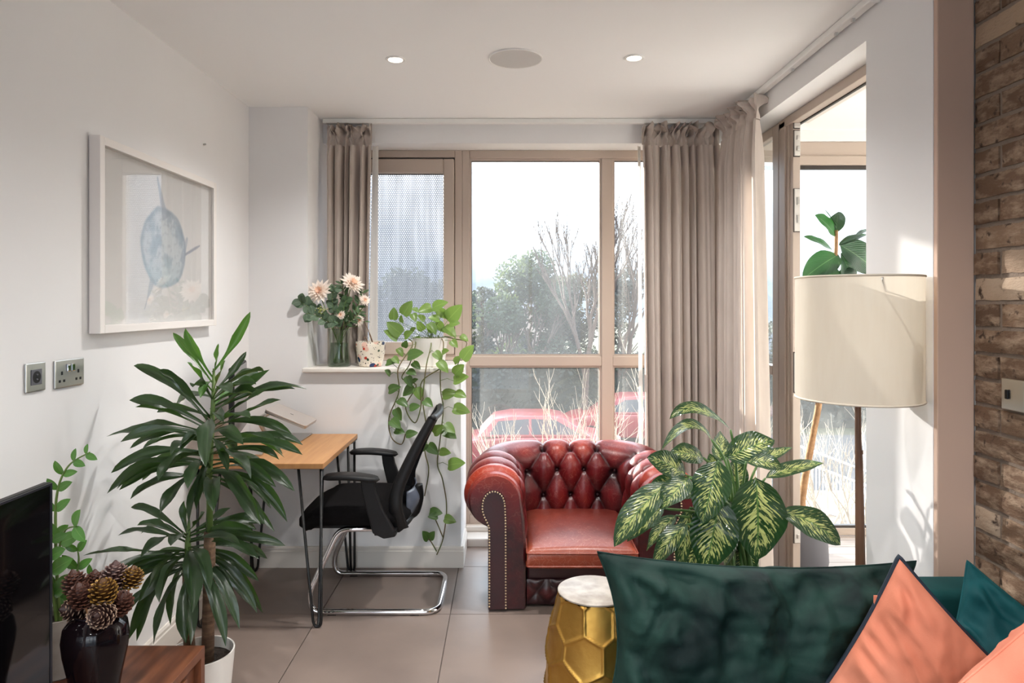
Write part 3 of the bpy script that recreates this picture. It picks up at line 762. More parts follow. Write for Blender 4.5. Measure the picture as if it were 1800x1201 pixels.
# arm fronts, scroll facings and brass nails
def arm_front(sgn):
    xi = AXL if sgn < 0 else AXR
    out = [(0.178, 0.012), (0.178, 0.39)]
    for k in range(22):
        a = math.radians(-62 + k*(180+62)/21); out.append((RC+(RR-0.006)*math.cos(a), RZ+(RR-0.006)*math.sin(a)))
    out += [(0.006, 0.42), (0.0, 0.30), (0.0, 0.012)]
    m = MB()
    f = lambda y, k: (lambda p: Vector((xi + sgn*((p[0]-0.13)*k+0.13), y, (p[1]-0.4)*(1-(1-k)*0.6)+0.4 if p[1] > 0.05 else p[1])))
    n = len(out)
    for (ya, ka, yb, kb) in ((AY0+0.06, 1.0, AY0+0.01, 1.0), (AY0+0.01, 1.0, AY0-0.008, 0.97), (AY0-0.008, 0.97, AY0-0.016, 0.90)):
        A = [f(ya, ka)(p) for p in out]; B = [f(yb, kb)(p) for p in out]
        fs = [(i, (i+1) % n, n+(i+1) % n, n+i) for i in range(n)]
        if sgn > 0: fs = [tuple(reversed(q)) for q in fs]
        m.add(A+B, fs)
    cap = tuple(range(n)); m.add([f(AY0-0.016, 0.90)(p) for p in out], [cap if sgn > 0 else tuple(reversed(cap))])
    for v in m.v:
        r = math.hypot(abs(v.x-xi)-RC, v.z-RZ)
        m.col.append((0.06 + 0.66*smooth(v.z, 0.46, 0.63)*smooth(r, 0.06, 0.12), 0, 0, 1))
    m.build('arm_front', mt['oxblood'], ac, smooth=50)
    pl = [(0.176, 0.014), (0.176, 0.36), (0.182, 0.405), (0.198, 0.440), (0.208, 0.475), (0.205, 0.515), (0.190, 0.545), (0.165, 0.562), (0.138, 0.562), (0.113, 0.546), (0.098, 0.515), (0.093, 0.470), (0.091, 0.36), (0.090, 0.014)]
    plate = bez3([Vector((p[0], 0, p[1])) for p in pl], 4)
    pts = [(p.x, p.z) for p in plate]
    fp = MB().prism(pts if sgn > 0 else pts[::-1], lambda p: Vector((xi+sgn*p[0], AY0-0.014, p[1])), lambda p: Vector((xi+sgn*p[0], AY0-0.026, p[1])))
    fp.build('scroll_facing', mt['oxblood_dark'], ac, bevel=0.003)
    nl = MB(); acc = 0; last = None
    for p in plate:
        q = Vector((xi+sgn*p.x, AY0-0.027, p.z))
        if last is not None:
            seg = (q-last).length; 
            while acc + seg >= 0.0135:
                t = (0.0135-acc)/seg; last = last.lerp(q, t); seg = (q-last).length; acc = 0
                c = last + (Vector((xi+sgn*0.14, last.y, min(last.z, 0.49)))-last).normalized()*0.005
                nl.ball(c, 0.0044, 6, 4, (1, 0.8, 1))
            acc += seg
        last = q
    nl.build('nail_trim', mt['brass'], ac, smooth=True, kind='stuff')
arm_front(-1); arm_front(1)
# buttoned front border
bd = MB()
def bord(u, v):
    x = AXL+0.004 + (AXR-AXL-0.008)*u; z = 0.016 + 0.118*v
    p = (x-0.35)/0.105; Pq = p + (v-0.5)*0.9; Qq = p - (v-0.5)*0.9
    h = abs(math.sin(PI*Pq))**0.5 * abs(math.sin(PI*Qq))**0.5
    return Vector((x, AY0+0.024-0.020*h*math.sin(PI*min(1, max(0, v)))**0.4, z))
bd.grid(bord, 90, 16)
for v in bd.v: bd.col.append((0.02 + 12.0*max(0, AY0+0.018-v.y), 0, 0, 1))
bd.build('buttoned_border', mt['oxblood'], ac, smooth=True)
# seat cushion with piping
def rbox(cx, cy, cz, hx, hy, hz, r, n=26, crown=0.0, e=5.0):
    m = MB()
    for sgn in (-1, 1):
        def fn(u, v, sgn=sgn):
            a, c = 2*u-1, 2*v-1
            a = math.copysign(abs(a)**0.8, a); c = math.copysign(abs(c)**0.8, c)
            ed = max(abs(a), abs(c))
            kx = 1 - r/hx*smooth(ed, 0.9, 1.0)*0 ; 
            zz = hz*(1-smooth(ed, 0.94, 1.0)*0.35)
            return Vector((cx+hx*a*(1-0.03*(1-c*c)*0), cy+hy*c, cz + sgn*zz + (crown*(1-a*a)*(1-c*c) if sgn > 0 else 0)))
        b0 = len(m.v); m.grid(fn, n, n)
        if sgn < 0:
            m.f[-n*n:] = [tuple(reversed(q)) for q in m.f[-n*n:]]
    W = n+1
    ring = [i for i in range(W)] + [j*W+n for j in range(1, W)] + [n*W+i for i in range(n-1, -1, -1)] + [j*W for j in range(n-1, 0, -1)]
    o = W*W; k = len(ring)
    for i in range(k):
        j = (i+1) % k; m.f.append((ring[i], ring[j], o+ring[j], o+ring[i])); m.mi.append(0)
    return m, [m.v[i+o] for i in ring], [m.v[i] for i in ring]
m, top, bot = rbox(0.35, 3.425, 0.2525, 0.255, 0.295, 0.046, 0.02, crown=0.035)
zt = lambda y: 0.018*(y-3.13)/0.6
for v in m.v:
    v.z += zt(v.y); fw = 1-smooth(v.y, 3.14, 3.30)
    m.col.append((0.42 + 0.40*fw + 0.18*math.sin(v.x*9)*0.5, 0, 0, 1))
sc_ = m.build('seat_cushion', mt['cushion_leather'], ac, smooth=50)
for ring in (top, bot):
    rr = fillet([p + Vector((0, 0, 0.0)) for p in ring[::2]], 0.01, 2, closed=True)
    q = MB().tube(rr, 0.0048, 6, closed=True)
    q.col = [(0.75, 0, 0, 1)]*len(q.v); q.build('piping', mt['cushion_leather'], sc_, smooth=True)
for (fx, fy) in ((AXL-0.1, AY0+0.06), (AXR+0.1, AY0+0.06), (AXL-0.1, AYB+0.12), (AXR+0.1, AYB+0.12)):
    MB().lathe([(0.022, 0), (0.026, 0.012)], (fx, fy, 0), 16, True, True).build('foot', mt['walnut_dark'], ac)

# ================================================================== desk
dk = thing('desk', 'small oak desk with black hairpin legs against the left wall', 'desk', (-1.095, 3.35, 0))
DX0, DX1, DY0, DY1, DZ = -1.385, -0.80, 2.985, 3.672, 0.73
MB().box(DX0, DX1, DY0, DY1, DZ-0.024, DZ).build('desktop', mt['oak'], dk, bevel=0.0025)
def hairpin(cx, cy, sx, sy):
    m = MB(); r = 0.0065; zt_ = DZ-0.026
    # bottom point at the outer corner, rods splay to the plate
    bx, by = cx, cy
    a = Vector((bx - sx*0.085, by + 0*sy, zt_)); c = Vector((bx + sx*0.015, by, zt_)); e = Vector((bx, by - sy*0.085, zt_))
    u = [a, Vector((bx-sx*0.020, by, 0.030)), Vector((bx-sx*0.012, by, 0.010)), Vector((bx, by, 0.0068)), Vector((bx+sx*0.012, by, 0.012)), Vector((bx+sx*0.016, by, 0.032)), c]
    m.tube(u[:1]+bez3(u[1:6], 4)+u[6:], r, 8)
    m.tube([e, Vector((bx, by-sy*0.02, 0.035)), Vector((bx, by-sy*0.008, 0.012)), Vector((bx, by, 0.0075))], r, 8)
    lg = m.build('leg', mt['blackmetal'], dk, smooth=True)
    MB().box(min(a.x, c.x)-0.015, max(a.x, c.x)+0.012, min(by, e.y)-0.015, max(by, e.y)+0.015, zt_-0.001, zt_+0.0035).build('mounting_plate', mt['blackmetal'], lg)
hairpin(-0.832, 3.010, 1, -1); hairpin(-0.825, 3.640, 1, 1); hairpin(-1.345, 3.640, -1, 1); hairpin(-1.345, 3.010, -1, -1)
# monitor seen from its edge
mo = thing('computer_monitor', 'slim dark computer monitor standing at the wall end of the desk', 'monitor', (-1.235, 3.20, DZ))
md = Vector((-0.25, 0.97, 0)).normalized(); mn = Vector((0.97, 0.25, 0)).normalized(); mc = Vector((-1.245, 3.20, 0.985))
UZ = Vector((0, 0, 1))
MB().obox(mc-mn*0.012, mn, md, UZ, 0.011, 0.235, 0.165).build('housing', mt['black'], mo, bevel=0.008)
MB().obox(mc, mn, md, UZ, 0.0015, 0.225, 0.155).build('screen', M('dark_screen', C(14, 14, 17), 0.12), mo)
MB().obox(mc-mn*0.035-UZ*0.115, mn, md, UZ, 0.008, 0.04, 0.14).build('stand', mt['steel'], mo, bevel=0.004)
MB().obox(Vector((-1.235, 3.20, DZ+0.0055)), mn, md, UZ, 0.095, 0.085, 0.005).build('base', mt['steel'], mo, bevel=0.003)
# laptop on a stand
ls = thing('laptop_stand', 'pale metal laptop stand on the back of the oak desk', 'laptop stand', (-1.13, 3.56, DZ))
MB().box(-1.24, -1.04, 3.44, 3.665, DZ+0.0005, DZ+0.006).build('base_plate', mt['steel'], ls, bevel=0.002)
n_ = MB().tube(fillet([(-1.24, 3.545, DZ+0.006), (-1.29, 3.545, DZ+0.10), (-1.225, 3.545, DZ+0.135)], 0.03, 6), 0.012, 8)
n_.build('arm', mt['steel'], ls, smooth=True)
lp = thing('laptop', 'closed silver laptop resting tilted on its stand', 'laptop', (-1.13, 3.55, DZ+0.10))
ax = Vector((0.84, 0, -0.34)).normalized(); az = Vector((0.34, 0, 0.84)).normalized(); ay = Vector((0, 1, 0))
lc = Vector((-1.12, 3.55, DZ+0.112))
def slab(c, hx, hy, hz, r=0.014):
    o2 = []
    for (sx, sy) in ((1, 1), (-1, 1), (-1, -1), (1, -1)):
        for k in range(5):
            a = math.atan2(sy, sx) - PI/4 + k*PI/8
            o2.append((sx*(hx-r)+r*math.cos(a), sy*(hy-r)+r*math.sin(a)))
    return MB().prism(o2, lambda p: c + ax*p[0] + ay*p[1] - az*hz, lambda p: c + ax*p[0] + ay*p[1] + az*hz)
slab(lc, 0.112, 0.105, 0.0045).build('base', mt['steel'], lp, bevel=0.002)
alu = M('silver_aluminium', C(212, 204, 198), 0.4, metal=0.7)
lid = slab(lc+az*0.0095, 0.112, 0.105, 0.0042).build('lid', alu, lp, bevel=0.002)
MB().obox(lc+az*0.0140+ax*0.0, ax, ay, az, 0.009, 0.004, 0.0003).build('badge', mt['blackmetal'], lid)

# ================================================================== office chair
oc = thing('office_chair', 'black mesh back office chair with armrests on a chrome cantilever frame', 'office chair', (-0.66, 3.35, 0))
YN, YF_ = 3.135, 3.585; R_ = 0.0135
pts = []
def side(y, inv):
    p = [(-0.58, y, 0.385), (-0.74, y, 0.380), (-0.90, y, 0.0135+R_*0), (-0.335, y, 0.0135)]
    return p if not inv else p[::-1]
path = [Vector(p) for p in [(-0.56, YN+0.03, 0.388), (-0.775, YN+0.03, 0.384), (-0.815, YN+0.02, 0.30), (-0.905, YN, 0.10), (-0.895, YN, 0.0135), (-0.315, YN, 0.0135), (-0.315, YF_, 0.0135), (-0.895, YF_, 0.0135), (-0.905, YF_, 0.10), (-0.815, YF_-0.02, 0.30), (-0.775, YF_-0.03, 0.384), (-0.56, YF_-0.03, 0.388)]]
MB().tube(fillet(path, 0.075, 8), R_, 12).build('cantilever_frame', mt['chrome'], oc, smooth=True)
for (x, y) in ((-0.80, YN), (-0.42, YN), (-0.80, YF_), (-0.42, YF_)): MB().box(x-0.02, x+0.02, y-0.008, y+0.008, 0.0, 0.006).build('glide', mt['black'], oc)
st = MB()
def seatf(sgn):
    def fn(u, v):
        a, c = 2*u-1, 2*v-1
        e = max(abs(a), abs(c)); rr = (abs(a)**5+abs(c)**5)**0.2
        k = 1 if rr < 1e-6 else (e/rr)
        x = -0.715 + 0.262*a*k; y = 3.36 + 0.245*c*k
        h = (1-e**6)
        zc = 0.438 + 0.012*(1-a*a) - 0.028*smooth(-a, 0.55, 1.0) + 0.0*a
        return Vector((x, y, zc + sgn*(0.012+0.042*h**0.5)))
    return fn
st.grid(seatf(1), 26, 26); st.grid(seatf(-1), 26, 26); 
st.f[26*26:] = [tuple(reversed(q)) for q in st.f[26*26:]]
W = 27; ring = [i for i in range(W)] + [j*W+26 for j in range(1, W)] + [26*W+i for i in range(25, -1, -1)] + [j*W for j in range(25, 0, -1)]
for i in range(len(ring)):
    j = (i+1) % len(ring); st.f.append((ring[j], ring[i], W*W+ring[i], W*W+ring[j])); st.mi.append(0)
st.build('seat', mt['blackfab'], oc, smooth=True)
MB().box(-0.90, -0.50, 3.17, 3.55, 0.384, 0.405).build('seat_pan', mt['black'], oc, bevel=0.008)
# backrest: side rails, top rail, mesh, lumbar
prof = bez3([Vector((-0.500, 0, 0.385)), Vector((-0.515, 0, 0.47)), Vector((-0.512, 0, 0.56)), Vector((-0.470, 0, 0.66)), Vector((-0.410, 0, 0.78)), Vector((-0.345, 0, 0.895))], 6)
def rail_w(k): return 0.030 - 0.014*k
def back_pt(k, w):
    i = min(len(prof)-2, int(k*(len(prof)-1))); f = k*(len(prof)-1)-i
    p = prof[i].lerp(prof[i+1], f)
    wid = 0.225 - 0.035*k**2 - 0.05*max(0, 0.25-k)*2
    return Vector((p.x + 0.055*(1-w*w)*0.9*(0.3+0.7*math.sin(PI*min(1, k+0.12))), 3.36 + wid*w, p.z))
for sgn in (-1, 1):
    m = MB()
    def fn(u, v, sgn=sgn):
        a = 2*PI*u; p = back_pt(v, sgn)
        i = min(len(prof)-2, int(v*(len(prof)-1))); t = (prof[i+1]-prof[i]).normalized()
        n = Vector((t.z, 0, -t.x)); th = rail_w(v)
        # flat oval section: deep along the chair's side, thin across
        return p + n*(th*1.25*math.cos(a)) + Vector((0, 0.014*math.sin(a), 0)) + n*0.012*(1-v)
    m.grid(fn, 14, 30, cu=True); m.build('back_rail', mt['black'], oc, smooth=True)
tr = [back_pt(1.0, -1+2*k/16)+Vector((0.0, 0, 0.0)) for k in range(17)]
MB().tube(tr, 0.017, 10).build('top_rail', mt['black'], oc, smooth=True)
br = [back_pt(0.02, -1+2*k/16) for k in range(17)]
MB().tube(br, 0.020, 10).build('lower_rail', mt['black'], oc, smooth=True)
def mesh_mat():
    m, N, L = nodes_of('black_mesh'); out = N.new('ShaderNodeOutputMaterial'); d = N.new('ShaderNodeBsdfDiffuse'); d.inputs[0].default_value = C(24, 24, 26)
    t = N.new('ShaderNodeBsdfTransparent'); mx = N.new('ShaderNodeMixShader'); mx.inputs[0].default_value = 0.12
    L.new(d.outputs[0], mx.inputs[1]); L.new(t.outputs[0], mx.inputs[2]); L.new(mx.outputs[0], out.inputs[0]); return m
MB().grid(lambda u, v: back_pt(0.03+0.96*v, -1+2*u), 14, 20).build('mesh_back', mesh_mat(), oc, smooth=True)
lb = MB()
def lum(u, v):
    w = -0.62 + 1.24*u; k = 0.10 + 0.28*v
    p = back_pt(k, w); return p + Vector((0.018 + 0.030*math.sin(PI*v)*math.sin(PI*u)**0.5, 0, -0.01))
lb.grid(lum, 16, 10); lb.build('lumbar_support', mt['greyplastic'], oc, smooth=True).modifiers.new('s', 'SOLIDIFY').thickness = 0.008
MB().tube(bez3([(-0.60, 3.36, 0.395), (-0.47, 3.36, 0.40), (-0.435, 3.36, 0.47), (-0.44, 3.36, 0.54)], 6), [0.03]*9+[0.028]*10, 10).build('back_bracket', mt['black'], oc, smooth=True)
for sgn, y in ((-1, 3.098), (1, 3.622)):
    m = MB()
    ft = [(-0.555, 0.365), (-0.50, 0.375), (-0.505, 0.40), (-0.560, 0.50), (-0.590, 0.585), (-0.60, 0.632), (-0.66, 0.632), (-0.655, 0.585), (-0.635, 0.50), (-0.605, 0.39)]
    fb = lambda yy: (lambda p: Vector((p[0], yy, p[1])))
    m.prism(ft, fb(y-0.016), fb(y+0.016)); m.build('armrest_post', mt['black'], oc, bevel=0.007)
    a = MB()
    def pad(u, v, y=y):
        t = 2*PI*u; cx = math.copysign(abs(math.cos(t))**0.45, math.cos(t)); cz = math.copysign(abs(math.sin(t))**0.6, math.sin(t))
        x = -0.835 + 0.262*v; k = (1-(2*v-1)**8)**0.5
        wd = (0.036 + 0.008*math.sin(PI*v))
        return Vector((x, y + wd*cx*k, 0.642 - 0.012*v + 0.013*cz*k + 0.01*math.sin(PI*v)))
    a.grid(pad, 20, 18, cu=True); a.build('armrest_pad', mt['black'], oc, smooth=True)
    MB().box(-0.60, -0.50, min(y, 3.36+sgn*0.15), max(y, 3.36+sgn*0.15), 0.375, 0.40).build('armrest_bracket', mt['black'], oc, bevel=0.004)

# ================================================================== picture, sockets, switch
pc = thing('framed_picture', 'white box framed pale blue watercolour fish drawing hanging on the left wall', 'picture', (XL+0.02, 2.74, 1.328))
py0, py1, pz0, pz1 = 2.283, 3.20, 1.328, 1.994
fw = 0.028
m = MB().box(XL+0.004, XL+0.042, py0, py0+fw, pz0, pz1).box(XL+0.004, XL+0.042, py1-fw, py1, pz0, pz1).box(XL+0.004, XL+0.042, py0+fw, py1-fw, pz0, pz0+fw).box(XL+0.004, XL+0.042, py0+fw, py1-fw, pz1-fw, pz1)
m.build('frame', M('white_frame', C(236, 231, 227), 0.5), pc, bevel=0.0015)
pp = MB(); NUx, NVx = 200, 140
pp.grid(lambda u, v: Vector((XL+0.016, py1-fw - (py1-py0-2*fw)*(1-u), pz0+fw+(pz1-pz0-2*fw)*v)), NUx, NVx)
# watercolour: u runs from the near edge to the far edge, v upwards
def paint(u, v):
    paper = (0.90, 0.895, 0.885); r = random
    X, Y_ = u*0.86, v*0.61
    nzv = noise.fractal(Vector((X*9, Y_*9, 2.0)), 0.8, 2.0, 5); nf = noise.noise(Vector((X*60, Y_*60, 7)))
    col = list(paper)
    def lay(c, k):
        for i in range(3): col[i] = col[i]*(1-k) + c[i]*k
    ex, ey = (X-0.455)/0.185, (Y_-0.300)/0.165
    ang = math.atan2(ey, ex); d = math.hypot(ex, ey) + 0.05*nzv
    k = 1-smooth(d, 0.93, 1.02)
    if k > 0:
        lay((0.58, 0.70, 0.78), k*(0.6+0.35*max(0, nzv)))
        lay((0.36, 0.46, 0.56), k*0.55*smooth(nzv, 0.05, 0.5))
        lay((0.30, 0.38, 0.48), k*0.7*smooth(d, 0.80, 0.98))
        lay((0.50, 0.68, 0.74), k*0.5*smooth(-ey+0.3*nzv, 0.2, 0.8))
        lay((0.42, 0.48, 0.55), k*0.4*(nf > 0.25))
    def fin(x0, y0, x1, y1, w0, w1, c, a):
        dx, dy = x1-x0, y1-y0; L2 = dx*dx+dy*dy
        t = ((X-x0)*dx+(Y_-y0)*dy)/L2
        if -0.02 < t < 1:
            q = abs((X-x0)*dy-(Y_-y0)*dx)/math.sqrt(L2); w = w0*(1-t)+w1*t
            lay(c, a*(1-smooth(q+0.004*nzv, w*0.7, w)))
    fin(0.46, 0.42, 0.395, 0.575, 0.030, 0.003, (0.40, 0.48, 0.58), 0.7)
    fin(0.36, 0.17, 0.30, 0.05, 0.018, 0.003, (0.48, 0.54, 0.60), 0.7)
    fin(0.63, 0.285, 0.77, 0.335, 0.010, 0.004, (0.36, 0.40, 0.50), 0.85)
    fin(0.60, 0.25, 0.65, 0.36, 0.022, 0.012, (0.42, 0.50, 0.60), 0.6)
    return (col[0], col[1], col[2], 1)
for j in range(NVx+1):
    for i in range(NUx+1): pp.col.append(paint(i/NUx, j/NVx))
def paint_mat():
    m, N, L = nodes_of('watercolour_paper'); out = N.new('ShaderNodeOutputMaterial'); b = N.new('ShaderNodeBsdfPrincipled'); a = N.new('ShaderNodeAttribute'); a.attribute_name = 'paint'
    L.new(a.outputs['Color'], b.inputs['Base Color']); b.inputs['Roughness'].default_value = 0.9; L.new(b.outputs[0], out.inputs[0]); return m
pp.build('print', paint_mat(), pc)
MB().box(XL+0.003, XL+0.012, py0+0.01, py1-0.01, pz0+0.01, pz1-0.01).build('backing', mt['wall'], pc)
pg = M('picture_glass_base', (1, 1, 1, 1), 0.0)
MB().box(XL+0.030, XL+0.032, py0+fw, py1-fw, pz0+fw, pz1-fw).build('glazing', thin_glass('picture_glass', tint=(0.97, 0.97, 0.97, 1), refl=0.12), pc)
nl = MB().tube([(XL, 3.155, 2.165), (XL+0.012, 3.155, 2.167)], 0.004, 8).build('picture_nail', mt['steel'], label='bare nail in the left wall above the picture corner', cat='nail')
# sockets on the left wall
def plate(t, y0, y1, z0, z1):
    o2 = MB().box(XL+0.0005, XL+0.007, y0, y1, z0, z1); return o2.build('faceplate', mt['steel'], t, bevel=0.003)
s1 = thing('wall_socket', 'single steel wall outlet with round dark insert, nearest the television', 'socket', (XL+0.004, 2.02, 1.168))
plate(s1, 1.980, 2.066, 1.168, 1.254)
MB().box(XL+0.007, XL+0.009, 2.000, 2.046, 1.188, 1.234).build('insert', mt['greypot'], s1, bevel=0.001)
a = MB()
cy_, cz_ = 2.023, 1.211
a.grid(lambda u, v: Vector((XL+0.0095-0.0005*v, cy_+0.018*v*math.cos(2*PI*u), cz_+0.018*v*math.sin(2*PI*u))), 24, 3, cu=True)
a.build('round_well', mt['black'], s1)
for dz in (-0.007, 0.007): MB().ball((XL+0.010, cy_, cz_+dz), 0.003, 8, 5).build('contact', mt['greypot'], s1, smooth=True)
s2 = thing('wall_socket', 'double steel wall outlet with two rocker switches below the picture', 'socket', (XL+0.004, 2.18, 1.164))
plate(s2, 2.108, 2.254, 1.164, 1.252)
for yy in (2.170, 2.192):
    MB().box(XL+0.007, XL+0.012, yy-0.0085, yy+0.0085, 1.213, 1.238).build('rocker', mt['chrome'], s2, bevel=0.002)
for yc in (2.140, 2.222):
    MB().box(XL+0.0069, XL+0.0078, yc-0.004, yc+0.004, 1.205, 1.216).build('pin_slot', mt['black'], s2)
    MB().box(XL+0.0069, XL+0.0078, yc-0.015, yc-0.006, 1.182, 1.190).build('pin_slot', mt['black'], s2)
    MB().box(XL+0.0069, XL+0.0078, yc+0.006, yc+0.015, 1.182, 1.190).build('pin_slot', mt['black'], s2)
sw = thing('light_switch', 'brushed steel light switch on the brick wall', 'light switch', (XB-0.016, 1.885, 1.13))
MB().box(XB-0.0225, XB-0.014, 1.825, 1.910, 1.135, 1.2215).build('faceplate', mt['steel'], sw, bevel=0.0025)
MB().box(XB-0.028, XB-0.0225, 1.880, 1.891, 1.165, 1.191).build('rocker', mt['black'], sw, bevel=0.002)
MB().box(XB-0.014, XB-0.002, 1.830, 1.905, 1.14, 1.2165).build('back_box', mt['greypot'], sw)
# ================================================================== sofa and cushions
def velvet(name, base, light, scale=5.0):
    m, N, L = nodes_of(name); out = N.new('ShaderNodeOutputMaterial'); b = N.new('ShaderNodeBsdfPrincipled')
    tc = N.new('ShaderNodeTexCoord'); nz = N.new('ShaderNodeTexNoise'); nz.inputs['Scale'].default_value = scale; nz.inputs['Detail'].default_value = 5; nz.inputs['Distortion'].default_value = 0.8
    L.new(tc.outputs['Object'], nz.inputs['Vector']); rp = ramp(N, [(0.33, base), (0.80, light)]); L.new(nz.outputs['Fac'], rp.inputs['Fac'])
    L.new(rp.outputs[0], b.inputs['Base Color']); b.inputs['Roughness'].default_value = 0.7
    b.inputs['Sheen Weight'].default_value = 0.55; b.inputs['Sheen Roughness'].default_value = 0.35; b.inputs['Sheen Tint'].default_value = light
    b.inputs['Specular IOR Level'].default_value = 0.2
    n2 = N.new('ShaderNodeTexNoise'); n2.inputs['Scale'].default_value = 420; bp = N.new('ShaderNodeBump'); bp.inputs['Strength'].default_value = 0.15; bp.inputs['Distance'].default_value = 0.002
    L.new(tc.outputs['Object'], n2.inputs['Vector']); L.new(n2.outputs['Fac'], bp.inputs['Height']); L.new(bp.outputs[0], b.inputs['Normal'])
    L.new(b.outputs[0], out.inputs[0]); return m
mt['teal'] = velvet('teal_velvet', C(10, 60, 62), C(38, 96, 96), 2.5)
mt['bottle_green'] = velvet('bottle_green_velvet', C(4, 22, 22), C(36, 66, 58), 7.0)
mt['petrol'] = velvet('petrol_velvet', C(2, 54, 60), C(14, 86, 90), 4.0)
mt['orange'] = velvet('apricot_velvet', C(196, 116, 90), C(216, 142, 116), 3.5)
mt['orange_near'] = velvet('coral_velvet', C(204, 120, 96), C(222, 148, 122), 3.5)
mt['navy'] = M('navy_piping', C(22, 34, 48), 0.7)
sf = thing('sofa', 'teal velvet sofa along the brick wall, seen over its far arm', 'sofa', (0.86, 1.0, 0))
def soft_box(x0, x1, y0, y1, z0, z1, name, r=0.03):
    return MB().box(x0, x1, y0, y1, z0, z1).build(name, mt['teal'], sf, bevel=r, seg=4, smooth=True)
soft_box(0.325, 1.375, 1.885, 2.015, 0.09, 0.630, 'arm', 0.022)
soft_box(0.325, 1.375, -0.45, -0.32, 0.09, 0.630, 'arm', 0.022)
soft_box(0.345, 1.375, -0.315, 1.88, 0.10, 0.215, 'seat_frame', 0.02)
soft_box(1.29, 1.375, -0.315, 1.88, 0.22, 0.60, 'back', 0.03)
soft_box(0.35, 1.28, 0.79, 1.875, 0.22, 0.345, 'seat_cushion', 0.04)
soft_box(0.35, 1.28, -0.31, 0.78, 0.22, 0.345, 'seat_cushion', 0.04)
for (x, y) in ((0.40, 1.94), (1.32, 1.94), (0.40, -0.38), (1.32, -0.38)):
    MB().lathe([(0.014, 0), (0.022, 0.09)], (x, y, 0), 14, True, True).build('leg', mt['walnut_dark'], sf, smooth=40)
def pillow(name, label, c, ax, ay, w, h, t, mat, seed=1, piping=None, ear=0.10, wr=1.0, group='velvet sofa cushions', n=56, skew=False):
    ax = Vector(ax).normalized(); ay = Vector(ay)
    ay = ay.normalized() if skew else (ay - ax*ay.dot(ax)).normalized()
    az = ax.cross(ay).normalized(); c = Vector(c)
    root = thing(name, label, 'cushion', c, group)
    def pt(u, v, sg):
        a, b = 2*u-1, 2*v-1
        x = w/2*a*(1 - ear*(1-b*b)*abs(a)**3); y = h/2*b*(1 - ear*(1-a*a)*abs(b)**3)
        e = max(0.0, (1-a*a)*(1-b*b))
        th = t/2*e**0.42
        q = Vector((x*7+seed*5, y*7, sg*2+seed))
        wk = noise.fractal(q, 0.9, 2.1, 4)*0.013*wr + 0.007*wr*noise.noise(Vector((x*14+seed, y*5+x*6, seed*2)))
        rid = 1-abs(noise.noise(Vector((x*11+seed*3, y*6-x*7, seed+1.5))))*2.2
        wk += 0.009*wr*max(0, rid)**2*smooth(b, -0.5, 0.6)
        # creases fanning out of the corners and along the seam
        for (ca, cb) in ((-1, -1), (1, -1), (1, 1), (-1, 1)):
            dx, dy = a-ca, b-cb; d = math.hypot(dx, dy); an = math.atan2(dy, dx)
            wk += 0.012*wr*math.sin(an*9+seed+ca+1.5*noise.noise(q*0.5))*math.exp(-d*1.8)*min(1, d*3)
        wk += 0.008*wr*math.sin(a*22+seed*3+2*math.sin(a*7))*smooth(abs(b), 0.55, 0.95)*(1-smooth(abs(b), 0.97, 1))
        return c + ax*x + ay*y + az*sg*(th + wk*min(1, e*4))
    m = MB(); m.grid(lambda u, v: pt(u, v, 1), n, n); m.grid(lambda u, v: pt(u, v, -1), n, n)
    m.f[n*n:] = [tuple(reversed(q)) for q in m.f[n*n:]]
    m.build('cover', mat, root, smooth=True)
    ring = [pt(i/n, 0, 1) for i in range(n)] + [pt(1, i/n, 1) for i in range(n)] + [pt(1-i/n, 1, 1) for i in range(n)] + [pt(0, 1-i/n, 1) for i in range(n)]
    MB().tube(ring, 0.0055 if piping else 0.0028, 6, closed=True).build('piping' if piping else 'seam', piping or mat, root, smooth=True)
    return root, pt
# long bottle-green cushion leaning on the far arm
pillow('scatter_cushion', 'long bottle green velvet cushion leaning on the sofa arm', (0.650, 1.748, 0.555), (1, 0.015, -0.035), (0.0, 0.18, 0.982), 0.84, 0.43, 0.20, mt['bottle_green'], 3, None, ear=0.13, wr=3.0)
E1 = Vector((-0.44, 0.10, -0.89)).normalized(); E2 = Vector((0.60, -0.20, -0.68)).normalized()
top_c = P(1580, 978, 1.60)
root, pt = pillow('scatter_cushion', 'apricot velvet cushion standing on its corner with navy piping', top_c + (E1+E2)*0.205, -E1, -E2, 0.41, 0.41, 0.15, mt['orange'], 7, mt['navy'], ear=0.05, skew=True, wr=1.2)
q = pt(0.72, 1.0, 1)
MB().obox(q, Vector((1, 0, 0)), Vector((0, 1, 0)), Vector((0, 0, 1)), 0.008, 0.002, 0.012).build('tag', mt['orange'], root)
E1 = Vector((-0.52, -0.42, -0.74)).normalized(); E2 = Vector((0.50, -0.68, -0.46)).normalized()
top_c = P(1700, 986, 1.76)
pillow('scatter_cushion', 'dark petrol velvet cushion leaning against the brick wall', top_c + (E1+E2)*0.215, -E1, -E2, 0.43, 0.43, 0.13, mt['petrol'], 11, None, ear=0.06, skew=True, wr=1.8)
pillow('scatter_cushion', 'coral velvet cushion nearest the viewer at the right edge', (1.115, 1.275, 0.632), (0.80, 0.10, 0.58), (-0.58, 0.20, 0.80), 0.42, 0.42, 0.19, mt['orange_near'], 17, None, ear=0.02, wr=0.8)

